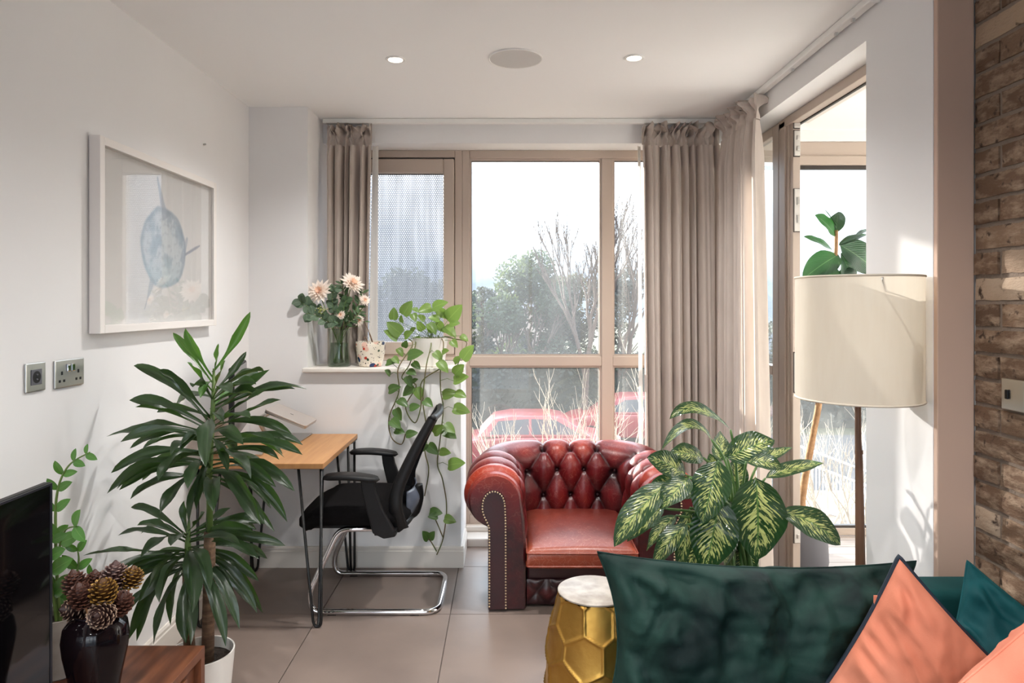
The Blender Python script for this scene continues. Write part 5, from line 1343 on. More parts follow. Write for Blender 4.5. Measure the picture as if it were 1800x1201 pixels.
dl((760, 245), (412, 186), 30, 2.60, 2.52, (0, -0.35, 0.9), 0.14, 0.25, 'lance', mid=(560, 130))
dl((650, 300), (366, 362), 32, 2.64, 2.56, (-0.2, -0.5, 0.85), 0.15, 0.2, 'lance', mid=(520, 225))
dl((605, 405), (410, 385), 34, 2.56, 2.50, (0.0, -0.75, 0.6), 0.12, 0.12)
dl((505, 505), (283, 405), 38, 2.50, 2.44, (-0.1, -0.8, 0.55), 0.14, 0.12)
dl((525, 520), (362, 702), 40, 2.42, 2.36, (-0.35, -0.75, 0.6), 0.08, 0.14)
dl((420, 545), (95, 915), 44, 2.44, 2.38, (-0.5, -0.55, 0.7), 0.10, 0.16)
dl((380, 695), (170, 885), 27, 2.46, 2.42, (-0.4, -0.6, 0.7), 0.10, 0.18, 'lance')
dl((450, 735), (280, 940), 26, 2.48, 2.44, (-0.4, -0.6, 0.7), 0.12, 0.18, 'lance')
dl((515, 785), (318, 1045), 30, 2.42, 2.38, (-0.45, -0.6, 0.65), 0.14, 0.16, 'lance')
dl((530, 690), (470, 1050), 30, 2.52, 2.46, (-0.3, -0.9, 0.3), 0.06, 0.2)
dl((700, 425), (700, 252), 36, 2.68, 2.72, (0.1, -0.9, -0.2), 0.02, 0.15)
dl((790, 600), (800, 395), 34, 2.66, 2.70, (-0.1, -0.95, -0.1), 0.02, 0.2)
dl((720, 600), (640, 380), 30, 2.70, 2.76, (-0.2, -0.9, 0.0), 0.04, 0.2)
dl((560, 620), (300, 560), 40, 2.60, 2.58, (-0.2, -0.6, 0.8), 0.12, 0.15)
dl((600, 800), (520, 1060), 44, 2.56, 2.52, (-0.3, -0.9, 0.3), 0.05, 0.15)
dl((840, 900), (830, 1080), 40, 2.60, 2.58, (0.1, -0.9, 0.2), 0.05, 0.15)
for k, (x, y) in enumerate(((-0.03, 0.01), (0.03, -0.02), (0.06, 0.03), (0.0, 0.05))):
    MB().tube(bez3([(EX+x, EY+y, 0.22), (EX+x*1.3, EY+y, 0.40), (EX+x*0.6-0.02, EY+y*0.8, 0.62)], 5), [0.013]*5+[0.010]*5+[0.006], 9).build('cane', mt['dieff_stem'], de, smooth=True)

# ---------------- trailing pothos on the sill
po = thing('trailing_pothos', 'trailing pothos in a white pot hanging down from the window sill', 'plant', P(752, 640, 3.80))
pcx, pcy, pz = P(756, 640, 3.80).x, 3.80, 1.0835
MB().lathe([(0.0, 0.0), (0.074, 0.0), (0.080, 0.006), (0.098, 0.150), (0.100, 0.158), (0.095, 0.158), (0.090, 0.120), (0.0, 0.120)], (pcx, pcy, pz), 36).build('pot', mt['ceramic'], po, smooth=35)
MB().lathe([(0.0, 0.128), (0.09, 0.122)], (pcx, pcy, pz), 20).build('soil', mt['soil'], po, smooth=True)
def Z4(x, y, Y): return P(660+x/4.617, 520+y/4.617, Y)
def Z5(x, y, Y): return P(660+x/4.617, 740+y/4.617, Y)
HY = 3.625
vines = [[Z4(430, 335, 3.76), Z4(452, 395, 3.70), Z4(412, 575, HY), Z4(385, 845, HY+0.02), Z4(410, 1050, HY+.03), Z5(400, 240, HY+.04), Z5(432, 400, HY+.03), Z5(398, 610, HY+.04)],
         [Z4(505, 325, 3.78), Z4(552, 385, 3.70), Z4(528, 590, HY), Z4(530, 780, HY+.02), Z4(550, 920, HY+.03), Z5(525, 150, HY+.03), Z5(503, 350, HY+.04), Z5(545, 480, HY+.03), Z5(577, 700, HY+.04), Z5(550, 950, HY+.03), Z5(497, 1088, HY+.02)],
         [Z4(270, 350, 3.76), Z4(300, 405, 3.70), Z4(185, 590, HY), Z4(190, 780, HY+.02), Z4(110, 990, HY+.03), Z4(130, 1150, HY+.03), Z4(210, 1205, HY+.02), Z4(245, 1120, HY+.01)],
         [Z4(330, 340, 3.77), Z4(320, 420, 3.70), Z4(275, 560, HY), Z4(215, 670, HY+.01), Z4(330, 730, HY+.02), Z4(245, 900, HY+.03), Z4(320, 1032, HY+.03), Z4(370, 890, HY+.02), Z4(375, 700, HY+.01), Z4(530, 590, HY-.01)],
         [Z4(560, 330, 3.80), Z4(640, 350, 3.78), Z4(740, 380, 3.76), Z4(690, 500, 3.68), Z4(660, 580, HY)],
         [Z5(550, 950, HY+.02), Z5(500, 830, HY+.02), Z5(470, 770, HY+.01)],
         [Z5(497, 1060, HY+.01), Z5(450, 980, HY+.01), Z5(430, 960, HY)]]
for v in vines: MB().tube(bez3(v, 8), 0.0032, 6).build('vine', mt['vine'], po, smooth=True)
pl4 = [(225, 155, 287, 58, 0), (145, 195, 150, 108, 0), (215, 220, 212, 165, 0), (208, 312, 108, 228, 0), (178, 352, 82, 294, 0), (455, 95, 358, 128, 0), (462, 100, 572, 60, 0), (545, 160, 490, 95, 0), (585, 200, 686, 92, 0), (600, 230, 675, 225, 0), (430, 225, 482, 305, 0), (478, 222, 552, 290, 0),
       (300, 145, 322, 205, 0), (282, 300, 322, 265, 0), (236, 335, 290, 298, 0), (330, 330, 345, 402, 0), (380, 392, 492, 412, 0), (262, 492, 372, 468, 1), (180, 428, 216, 488, 0), (498, 412, 548, 446, 0), (478, 456, 532, 520, 0), (508, 535, 578, 615, 0), (300, 545, 356, 592, 1), (88, 548, 152, 545, 1), (140, 500, 185, 545, 0),
       (262, 610, 322, 640, 1), (255, 655, 290, 728, 1), (108, 772, 192, 745, 1), (310, 735, 235, 805, 1), (335, 745, 362, 835, 0), (185, 845, 250, 895, 1), (278, 915, 352, 898, 1), (395, 848, 456, 896, 1), (165, 915, 205, 1000, 1), (128, 1005, 195, 1068, 1), (158, 1092, 228, 1112, 1), (248, 1132, 332, 1116, 1),
       (640, 640, 708, 570, 0), (635, 690, 740, 662, 0), (545, 815, 655, 792, 0), (648, 790, 726, 822, 0), (632, 915, 750, 945, 0), (560, 1045, 635, 1105, 0), (552, 1085, 642, 1150, 1), (470, 1115, 542, 1060, 0), (708, 520, 785, 418, 0), (640, 545, 688, 500, 0), (615, 365, 660, 415, 0), (690, 325, 745, 365, 0),
       (345, 120, 300, 110, 0), (400, 200, 350, 165, 0), (520, 190, 440, 180, 0), (390, 280, 345, 215, 0), (560, 250, 640, 330, 0), (470, 290, 420, 245, 0), (520, 120, 580, 180, 0), (230, 420, 250, 370, 1), (540, 470, 590, 450, 0), (120, 640, 80, 610, 1), (300, 700, 340, 680, 1)]
pl5 = [(520, 250, 600, 262, 0), (590, 360, 710, 345, 0), (440, 738, 530, 750, 1), (505, 775, 435, 780, 1), (560, 790, 642, 818, 0), (432, 965, 388, 905, 1), (440, 960, 475, 905, 1), (425, 195, 500, 262, 1), (420, 190, 385, 245, 1)]
rp_ = random.Random(5)
for (L_, fn) in ((pl4, Z4), (pl5, Z5)):
    for (x0, y0, x1, y1, kd) in L_:
        low_ = fn is Z5 or y0 > 420
        Yb = HY + rp_.uniform(-0.02, 0.03) if low_ else 3.74 + rp_.uniform(-0.06, 0.10)
        if x0 > 590 and not low_: Yb = 3.74
        B = fn(x0, y0, Yb); T = fn(x1, y1, Yb + rp_.uniform(-0.03, 0.0))
        Ln = (T-B).length
        T = B + (T-B)*1.18
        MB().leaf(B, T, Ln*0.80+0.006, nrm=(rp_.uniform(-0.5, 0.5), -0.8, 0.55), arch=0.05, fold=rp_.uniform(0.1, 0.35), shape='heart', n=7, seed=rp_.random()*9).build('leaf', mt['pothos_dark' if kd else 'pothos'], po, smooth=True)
        # petiole to the nearest vine or the pot crown
        if low_:
            best = min((p for v in vines for p in bez3(v, 4)), key=lambda p: (p-B).length)
        else: best = Vector((pcx + rp_.uniform(-0.05, 0.05), pcy + rp_.uniform(-0.04, 0.04), pz+0.13))
        MB().tube([best, best.lerp(B, 0.5)+Vector((0, 0, 0.012)), B], 0.0014, 5).build('petiole', mt['green_stem'], po, smooth=True)

# ---------------- glossy zz plant behind the television
ZX, ZY = P(104, 1100, 1.975).x, 1.975
zz = thing('zz_plant', 'glossy leaved zz plant in a pale pot behind the television', 'plant', (ZX, ZY, CZT))
MB().lathe([(0.0, 0.0), (0.050, 0.0), (0.055, 0.005), (0.066, 0.165), (0.066, 0.172), (0.061, 0.172), (0.059, 0.145), (0.0, 0.145)], (ZX, ZY, CZT+0.0005), 36).build('pot', mt['claypot'], zz, smooth=35)
MB().lathe([(0.0, 0.152), (0.059, 0.147)], (ZX, ZY, CZT), 20).build('soil', mt['soil'], zz, smooth=True)
def zstem(pts, n, size, Ys, seed, top=True):
    r = random.Random(seed); path = bez3([P(p[0], p[1], y) for p, y in zip(pts, Ys)], 8)
    MB().tube(path, [0.0055-0.004*i/len(path) for i in range(len(path))], 7).build('stem', mt['green_stem'], zz, smooth=True)
    for k in range(n):
        t = 0.30 + 0.68*k/max(1, n-1); i = int(t*(len(path)-2)); p = path[i]; T = (path[i+1]-path[i]).normalized()
        for sgn in (-1, 1):
            s = T.cross(Vector((0, -1, 0))).normalized()*sgn
            L_ = size*(1.15-0.55*t)*r.uniform(0.85, 1.1)
            d = (s*0.8 + T*0.75 + Vector((0, r.uniform(-0.3, 0.1), 0))).normalized()
            tip = p + d*L_; tip.x = max(tip.x, XL+0.012)
            MB().leaf(p, tip, L_*0.48, nrm=(0.1*sgn, -0.9, 0.4), arch=0.06, fold=0.2, n=7, seed=k).build('leaf', mt['zz'], zz, smooth=True)
zstem([(104, 1095), (98, 960), (100, 870), (120, 820), (158, 795)], 6, 0.062, [1.975, 1.975, 1.97, 1.965, 1.96], 1)
zstem([(108, 1095), (100, 1020), (110, 940), (135, 925)], 3, 0.105, [1.975, 1.97, 1.95, 1.93], 2)
zstem([(112, 1095), (128, 1040), (138, 990), (136, 965)], 3, 0.075, [1.975, 1.98, 1.985, 1.98], 3)
zstem([(100, 1095), (92, 1030), (88, 985), (92, 945)], 4, 0.10, [1.975, 1.95, 1.92, 1.90], 4)
zstem([(108, 1095), (122, 1060), (145, 1035), (165, 1010)], 3, 0.06, [1.975, 2.0, 2.02, 2.02], 5)

# ---------------- fiddle leaf fig on the balcony
FY = 3.72
fx = P(1412, 960, FY).x
fi = thing('fiddle_leaf_fig', 'fiddle leaf fig with a leaning bare trunk in a grey pot on the balcony', 'plant', (fx, FY, 0))
MB().lathe([(0.0, 0.0), (0.112, 0.0), (0.122, 0.008), (0.128, 0.04), (0.120, 0.235), (0.118, 0.242), (0.112, 0.242), (0.108, 0.20), (0.0, 0.20)], (fx, FY, -0.0015), 44).build('pot', mt['greypot'], fi, smooth=35)
MB().lathe([(0.0, 0.208), (0.108, 0.202)], (fx, FY, 0), 24).build('soil', mt['soil'], fi, smooth=True)
tr = [P(1407, 925, FY), P(1412, 860, FY), P(1428, 770, FY), P(1440, 705, FY), P(1452, 600, FY), P(1462, 520, FY), P(1469, 450, FY), P(1470, 405, FY)]
tr[0] = Vector((tr[0].x, FY, 0.19))
fm = M('fig_trunk', C(176, 138, 100), 0.8, col2=C(146, 110, 78), scale=30, bump=0.5, bscale=80)
MB().tube(bez3(tr, 5), [0.019]*10+[0.017]*10+[0.014]*8+[0.010]*8, 10).build('trunk', fm, fi, smooth=True)
for (b, t, w, nr, ar) in [((1468, 415), (1432, 378), 34, (0.2, -0.8, 0.5), .08), ((1470, 410), (1474, 372), 30, (-0.6, -0.7, 0.2), .05), ((1470, 400), (1440, 358), 10, (0.6, -0.3, 0.6), .03), ((1464, 440), (1412, 416), 22, (-0.1, -0.7, 0.7), .06), ((1474, 432), (1524, 412), 17, (0.1, -0.5, 0.8), .05),
                       ((1476, 430), (1545, 480), 58, (-0.3, -0.85, 0.4), .05), ((1478, 445), (1500, 500), 50, (0.3, -0.9, 0.2), .03), ((1474, 448), (1410, 492), 46, (-0.2, -0.9, 0.4), .10), ((1470, 470), (1420, 500), 40, (0, -0.8, 0.6), .08), ((1505, 415), (1526, 402), 10, (0, -0.4, 0.9), .02), ((1472, 480), (1520, 520), 50, (0.2, -0.8, 0.4), .06),
                       ((1466, 520), (1400, 540), 48, (-0.3, -0.7, 0.6), .08), ((1462, 540), (1530, 580), 54, (0.3, -0.7, 0.6), .08), ((1458, 570), (1390, 610), 50, (-0.3, -0.7, 0.6), .08), ((1456, 600), (1520, 650), 54, (0.3, -0.7, 0.5), .08), ((1450, 640), (1400, 705), 52, (-0.3, -0.7, 0.5), .08), ((1448, 640), (1530, 705), 46, (0.3, -0.7, 0.5), .08)]:
    dd = 0.10 if t[0] > b[0] else -0.06
    MB().leaf(P(b[0], b[1], FY), P(t[0], t[1], FY+dd), w*FY/F, nrm=nr, arch=ar, fold=0.15, n=10, wave=0.08, seed=w).build('leaf', mt['ficus'], fi, smooth=True)

# ---------------- flowers in a glass vase, patterned planter
VX2, VY2, VZ2 = P(596.5, 645, 3.79).x, 3.79, 1.0835
gv = thing('flower_vase', 'flared clear glass vase of pale pink flowers on the window sill', 'vase', (VX2, VY2, VZ2))
gp = [(0.0, 0.004), (0.058, 0.0), (0.062, 0.006), (0.058, 0.05), (0.052, 0.10), (0.053, 0.15), (0.062, 0.205)]
gm = thin_glass('vase_glass', tint=(0.84, 0.90, 0.86, 1), refl=0.12)
MB().lathe(gp, (VX2, VY2, VZ2), 40).build('body', gm, gv, smooth=True)
MB().tube([(VX2+0.062*math.cos(2*PI*k/36), VY2+0.062*math.sin(2*PI*k/36), VZ2+0.205) for k in range(36)], 0.0022, 6, closed=True).build('rim', gm, gv, smooth=True)
MB().lathe([(0.0, 0.010), (0.054, 0.008), (0.050, 0.06), (0.046, 0.10), (0.047, 0.13), (0.0, 0.13)], (VX2, VY2, VZ2), 30).build('water', thin_glass('vase_water', tint=(0.66, 0.78, 0.64, 1), refl=0.08), gv, smooth=True)
pet = M('blush_petal', C(250, 240, 230), 0.7, trans=0.3, transc=C(252, 240, 230)); petc = M('peach_petal', C(244, 210, 184), 0.7, trans=0.25)
stm = mt['green_stem']
mt['sprig'] = leaf_mat('eucalyptus_leaf', C(86, 108, 84), C(124, 142, 112), trans=0.2, rough=0.6)
mt['sprig2'] = leaf_mat('fern_sprig', C(66, 92, 58), C(100, 126, 80), trans=0.2, rough=0.6)
def flower(label, px, py, Y, R, face, rows, npet, pointed, seed):
    c = P(px, py, Y); f = Vector(face).normalized(); r = random.Random(seed)
    t = thing('cut_flower', label, 'flower', c, 'cut flowers in the glass vase')
    a0 = f.orthogonal().normalized(); b0 = f.cross(a0)
    m = MB(); m2 = MB()
    for q in range(rows):
        n = max(5, int(npet*(1-0.55*q/rows))); L_ = R*(1-0.62*q/rows); el = 0.10+1.15*q/rows
        for k in range(n):
            a = 2*PI*(k+0.5*(q % 2)+r.uniform(-0.12, 0.12))/n
            d = (a0*math.cos(a)+b0*math.sin(a))*math.cos(el) + f*math.sin(el)
            l2 = L_*r.uniform(0.85, 1.12)
            (m2 if q >= rows-1 else m).leaf(c + d*R*0.06, c + d*l2, R*(0.30 if pointed else 0.34)*(1-0.3*q/rows), nrm=f-d*0.3, arch=-0.04, fold=0.35, shape='lance', n=4)
    m.build('petals', pet, t, smooth=True, kind='stuff'); m2.build('heart', petc, t, smooth=True, kind='stuff')
    MB().tube(bez3([c - f*0.004, c - f*0.03 + Vector((0, 0, -0.03)), Vector((VX2 + (c.x-VX2)*0.3, VY2+(c.y-VY2)*0.3, VZ2+0.20)), Vector((VX2 - (c.x-VX2)*0.25, VY2-(c.y-VY2)*0.2, VZ2+0.02))], 6), 0.0026, 6).build('stem', stm, t, smooth=True)
flower('large blush dahlia at the upper left of the bouquet', 562, 513, 3.74, 0.078, (-0.15, -0.9, 0.45), 5, 15, True, 1)
flower('large blush dahlia at the top right of the bouquet, tilted away', 619, 499, 3.77, 0.075, (0.55, -0.45, 0.55), 5, 15, True, 2)
flower('small blush flower low in the middle of the bouquet', 599, 554, 3.71, 0.032, (-0.05, -0.95, 0.3), 4, 16, False, 3)
flower('small blush flower on the right edge of the bouquet, higher one', 641, 528, 3.76, 0.034, (0.5, -0.8, 0.3), 4, 16, False, 4)
flower('small blush flower at the lower right of the bouquet', 630, 563, 3.73, 0.034, (0.4, -0.85, 0.1), 4, 16, False, 5)
def sprig(label, pts, Ys, n, size, kind, seed, round_=True):
    r = random.Random(seed); path = [Vector((VX2, VY2, VZ2+0.03))] + [P(p[0], p[1], y) for p, y in zip(pts, Ys)]; path = bez3(path, 6)
    t = thing('foliage_sprig', label, 'foliage', path[-1], 'green foliage in the glass vase')
    MB().tube(path, 0.0016, 5).build('stem', stm, t, smooth=True)
    n = int(n*1.5)
    for k in range(n):
        i = int((0.42+0.57*k/max(1, n-1))*(len(path)-2)); p = path[i]
        T = (path[i+1]-path[i]).normalized(); s = T.cross(Vector((0, -1, 0))).normalized()*(1 if k % 2 else -1)
        d = (s*0.8 + T*0.5 + Vector((r.uniform(-.3, .3), r.uniform(-.5, .3), r.uniform(-.2, .3)))).normalized(); L_ = size*r.uniform(0.8, 1.2)
        MB().leaf(p, p+d*L_, L_*(0.85 if round_ else 0.34), nrm=(r.uniform(-.4, .4), -0.85, 0.4), arch=0.04, fold=0.12, n=5, seed=k).build('leaf', mt[kind], t, smooth=True)
sprig('rounded eucalyptus sprig reaching furthest left of the bouquet', [(590, 578), (562, 550), (535, 535), (526, 527)], [3.76, 3.72, 3.70, 3.69], 11, 0.048, 'sprig', 1)
sprig('rounded eucalyptus sprig drooping low on the left of the bouquet', [(588, 578), (568, 562), (548, 552), (538, 552)], [3.74, 3.70, 3.68, 3.67], 9, 0.048, 'sprig', 2)
sprig('rounded eucalyptus sprig between the two large flowers', [(594, 578), (586, 545), (584, 520), (590, 505)], [3.78, 3.77, 3.76, 3.76], 11, 0.040, 'sprig', 3)
sprig('narrow leaved sprig standing up behind the top flower', [(598, 578), (604, 550), (606, 520), (598, 492)], [3.80, 3.80, 3.80, 3.81], 14, 0.040, 'sprig2', 4, False)
sprig('narrow leaved sprig leaning right towards the curtain edge', [(602, 578), (618, 555), (630, 535), (641, 508)], [3.78, 3.77, 3.77, 3.78], 13, 0.042, 'sprig2', 5, False)
sprig('feathery sprig low on the right of the bouquet', [(602, 580), (612, 568), (622, 560), (636, 545)], [3.76, 3.73, 3.71, 3.70], 12, 0.040, 'sprig2', 6, False)
sprig('rounded sprig hanging over the front rim of the flower vase', [(597, 580), (596, 570), (592, 566), (580, 566)], [3.76, 3.71, 3.69, 3.68], 9, 0.038, 'sprig', 7)
sprig('dark rounded sprig in the centre of the bouquet', [(598, 580), (603, 555), (606, 535), (611, 525)], [3.74, 3.72, 3.71, 3.71], 11, 0.040, 'sprig2', 8)
# green filler buds
t = thing('foliage_sprig', 'cluster of tiny green buds below the left flower', 'foliage', P(565, 545, 3.69), 'green foliage in the glass vase')
m = MB(); r = random.Random(2)
for k in range(45): m.ball(P(565, 545, 3.69)+Vector((r.gauss(0, .014), r.gauss(0, .01), r.gauss(0, .012))), 0.0035, 6, 4)
m.build('buds', M('green_buds', C(166, 172, 104), 0.7), t, smooth=True, kind='stuff')
MB().tube(bez3([P(565, 545, 3.69), P(580, 570, 3.72), (VX2, VY2-.02, VZ2+0.12)], 5), 0.0016, 5).build('stem', stm, t, smooth=True)
# planter
def floral():
    m, N, L = nodes_of('floral_glaze'); out = N.new('ShaderNodeOutputMaterial'); b = N.new('ShaderNodeBsdfPrincipled'); b.inputs['Roughness'].default_value = 0.22
    tc = N.new('ShaderNodeTexCoord'); base = C(232, 222, 206); prev = None
    for (sc, th, colr, seed, soft) in ((15, 0.24, C(230, 190, 172), 3.0, .05), (14, 0.22, C(34, 52, 92), 9.0, .02), (19, 0.17, C(190, 70, 54), 15.0, .02), (24, 0.18, C(58, 82, 62), 21.0, .02), (70, 0.20, C(46, 40, 46), 27.0, .03)):
        mp = N.new('ShaderNodeMapping'); mp.inputs['Location'].default_value = (seed, seed*0.7, seed*1.3); L.new(tc.outputs['Object'], mp.inputs[0])
        nz = N.new('ShaderNodeTexNoise'); nz.inputs['Scale'].default_value = sc*1.5; L.new(mp.outputs[0], nz.inputs['Vector'])
        mv = N.new('ShaderNodeMix'); mv.data_type = 'VECTOR'; mv.inputs[0].default_value = 0.012; L.new(mp.outputs[0], mv.inputs[4]); L.new(nz.outputs['Color'], mv.inputs[5])
        vo = N.new('ShaderNodeTexVoronoi'); vo.inputs['Scale'].default_value = sc; L.new(mv.outputs[1], vo.inputs['Vector'])
        rp = ramp(N, [(th, (1, 1, 1, 1)), (th+soft, (0, 0, 0, 1))]); L.new(vo.outputs['Distance'], rp.inputs[0])
        mx = N.new('ShaderNodeMix'); mx.data_type = 'RGBA'; L.new(rp.outputs[0], mx.inputs[0]); mx.inputs[7].default_value = colr
        if prev is None: mx.inputs[6].default_value = base
        else: L.new(prev, mx.inputs[6])
        prev = mx.outputs[2]
    L.new(prev, b.inputs['Base Color']); L.new(b.outputs[0], out.inputs[0]); return m
qx, qy = P(651.5, 645, 3.79).x, 3.79
pt_ = thing('floral_planter', 'white planter with painted blue and red flowers and a bare stem', 'planter', (qx, qy, 1.0835))
MB().lathe([(0.0, 0.0), (0.058, 0.0), (0.064, 0.004), (0.074, 0.05), (0.080, 0.10), (0.0815, 0.132), (0.0805, 0.137), (0.076, 0.135), (0.074, 0.11), (0.0, 0.11)], (qx, qy, 1.0835), 44).build('pot', floral(), pt_, smooth=40)
MB().lathe([(0.0, 0.118), (0.074, 0.114)], (qx, qy, 1.0835), 20).build('soil', mt['soil'], pt_, smooth=True)
MB().tube(bez3([(qx+0.015, qy, 1.20), P(649, 585, 3.79), P(640, 565, 3.79)], 6), [0.004]*6+[0.0022]*7, 6).build('bare_stem', mt['cane'], pt_, smooth=True)
MB().tube(bez3([(qx-0.02, qy-.01, 1.20), P(645, 598, 3.78), P(641, 592, 3.78)], 4), 0.0025, 6).build('bare_stem', mt['cane'], pt_, smooth=True)
for (a, c) in (((640, 566), (651, 567)), ((640, 566), (634, 570))): MB().leaf(P(a[0], a[1], 3.79), P(c[0], c[1], 3.78), 0.012, n=5, arch=0.1).build('leaf', mt['sprig2'], pt_, smooth=True)
# ================================================================== outdoors
GZ = -2.9
mt['asphalt'] = M('asphalt', C(74, 73, 73), 0.9, col2=C(64, 64, 66), scale=3)
mt['grass'] = M('winter_grass', C(60, 64, 46), 0.95, col2=C(76, 72, 54), scale=1.2)
MB().box(-80, 80, 8.5, 160, GZ-0.2, GZ).build('ground', mt['grass'], kind='structure', label='winter grass ground beyond the windows')
MB().box(-40, 40, 15.0, 22.5, GZ-0.1, GZ+0.02).build('road', mt['asphalt'], kind='structure', label='grey road below the windows')
mt['bark'] = M('bark', C(92, 80, 72), 0.9); mt['pale_twig'] = M('pale_twig', C(176, 162, 144), 0.8); mt['twig_brown'] = M('brown_twig', C(78, 64, 56), 0.85)
ever = M('evergreen_leaf', C(44, 58, 42), 0.7, trans=0.25, transc=C(90, 104, 60)); ever2 = M('olive_leaf', C(70, 72, 54), 0.7, trans=0.25, transc=C(112, 110, 76)); hedge_m = M('hedge_leaf', C(40, 46, 40), 0.7, trans=0.2, transc=C(70, 76, 54))
def branches(m, p, d, L, r, depth, rg, spread=0.5, n=3, tips=None, up=0.15, k=0.72):
    q = p + d*L*0.5 + Vector((rg.uniform(-1, 1), rg.uniform(-1, 1), rg.uniform(-1, 1)))*L*0.05; e = p + d*L
    m.tube([p, q, e], [r, r*0.85, r*0.68], 5 if depth > 1 else 3, cap=False)
    if depth == 0:
        if tips is not None: tips.append(e)
        return
    for i in range(n):
        dd = (d + Vector((rg.uniform(-1, 1), rg.uniform(-1, 1), rg.uniform(-0.6, 1)))*spread + Vector((0, 0, up))).normalized()
        s = p.lerp(e, rg.uniform(0.55, 1.0)) if i else e
        branches(m, s, dd, L*k*rg.uniform(0.8, 1.15), r*0.62, depth-1, rg, spread, n, tips, up, k)
def bare_tree(px, Y, topz, label, seed, depth=5):
    rg = random.Random(seed); x = P(px, 0, Y).x; H = topz-GZ
    t = thing('bare_tree', label, 'tree', (x, Y, GZ), 'trees outside the window')
    m = MB(); branches(m, Vector((x, Y, GZ)), Vector((0, 0, 1)), H*0.30, H*0.016, depth, rg, 0.42, 3, None, 0.25, 0.74)
    m.build('branches', mt['twig_brown'], t, smooth=True)
def leafy_tree(px, Y, topz, rx, label, mat, seed, n=5200, ls=0.10, low=0.15):
    rg = random.Random(seed); x = P(px, 0, Y).x; H = topz-GZ
    t = thing('leafy_tree', label, 'tree', (x, Y, GZ), 'trees outside the window')
    m = MB(); tips = []; branches(m, Vector((x, Y, GZ)), Vector((0, 0, 1)), H*0.34, H*0.02, 3, rg, 0.5, 3, tips, 0.2, 0.7); m.build('trunk', mt['bark'], t, smooth=True)
    blobs = []
    for k in range(16):
        a = rg.uniform(0, 6.28); z = rg.uniform(low, 0.97); rr = rx*math.sqrt(max(0.05, 1-((z-0.45)/0.60)**2))*rg.uniform(0.2, 0.85)
        blobs.append((Vector((x+rr*math.cos(a), Y+rr*math.sin(a)*0.8, GZ+H*z)), rx*rg.uniform(0.22, 0.42)))
    blobs.append((Vector((x, Y, topz-rx*0.3)), rx*0.3))
    f = MB()
    for k in range(n):
        c, r = rg.choice(blobs); v = Vector((rg.gauss(0, 1), rg.gauss(0, 1), rg.gauss(0, 1))).normalized()*r*rg.uniform(0.6, 1.05)
        p = c+v
        if p.z < GZ+0.1: continue
        u = Vector((rg.uniform(-1, 1), rg.uniform(-1, 1), rg.uniform(-1, 1))).normalized(); w = u.orthogonal().normalized(); s = ls*rg.uniform(0.6, 1.4)
        f.add([p-u*s, p+w*s*0.5, p+u*s, p-w*s*0.5], [(0, 1, 2, 3)])
    f.build('crown', mat, t, kind='stuff')
leafy_tree(935, 26, 3.0, 2.5, 'rounded evergreen tree left of the bare tree outside', ever, 1, 12000, 0.09)
leafy_tree(985, 27, 2.5, 1.7, 'paler olive green tree between evergreen and bare tree', ever2, 2, 7000, 0.09)
leafy_tree(850, 30, 2.2, 1.9, 'grey green tree at the left edge of the tall window', hedge_m, 3, 6500, 0.10)
leafy_tree(1075, 26, 2.4, 1.7, 'low dark tree on the right behind the window post', hedge_m, 4, 6000, 0.09)
leafy_tree(730, 27, 2.6, 2.4, 'dull green tree seen through the honeycomb film', ever, 5, 6500, 0.10)
leafy_tree(620, 28, 2.2, 2.2, 'dark tree furthest left behind the curtain', hedge_m, 6, 5000, 0.10)
leafy_tree(1180, 28, 1.6, 2.2, 'dark tree behind the wide curtain', ever, 7, 4000, 0.10)
leafy_tree(1430, 30, 1.6, 2.2, 'small dark tree beyond the balcony glass', hedge_m, 8, 5000, 0.09)
bare_tree(1032, 22, 5.3, 'tall bare winter tree with fine twigs right of the evergreen', 3, 6)
bare_tree(1092, 24, 4.6, 'thinner bare tree just right of the window post', 9, 5)
bare_tree(880, 26, 2.2, 'short bare tree in front of the distant rooftops', 11, 5)
# hedge behind the cars
h = MB(); rg = random.Random(33)
for k in range(16000):
    p = Vector((rg.uniform(-14, 16), 23.5+rg.uniform(0, 1.4), GZ + 2.6*rg.random()**0.8)); u = Vector((rg.uniform(-1, 1), rg.uniform(-1, 1), rg.uniform(-1, 1))).normalized(); w = u.orthogonal().normalized(); s = rg.uniform(.06, .14)
    h.add([p-u*s, p+w*s*0.5, p+u*s, p-w*s*0.5], [(0, 1, 2, 3)])
hd = thing('hedge', 'dense dark hedge along the far side of the road', 'hedge', (1, 24.2, GZ))
h.build('foliage', hedge_m, hd, kind='stuff'); MB().box(-14, 16, 23.9, 24.5, GZ, GZ+2.3).build('inner_growth', M('hedge_core', C(52, 54, 46), 0.95), hd)
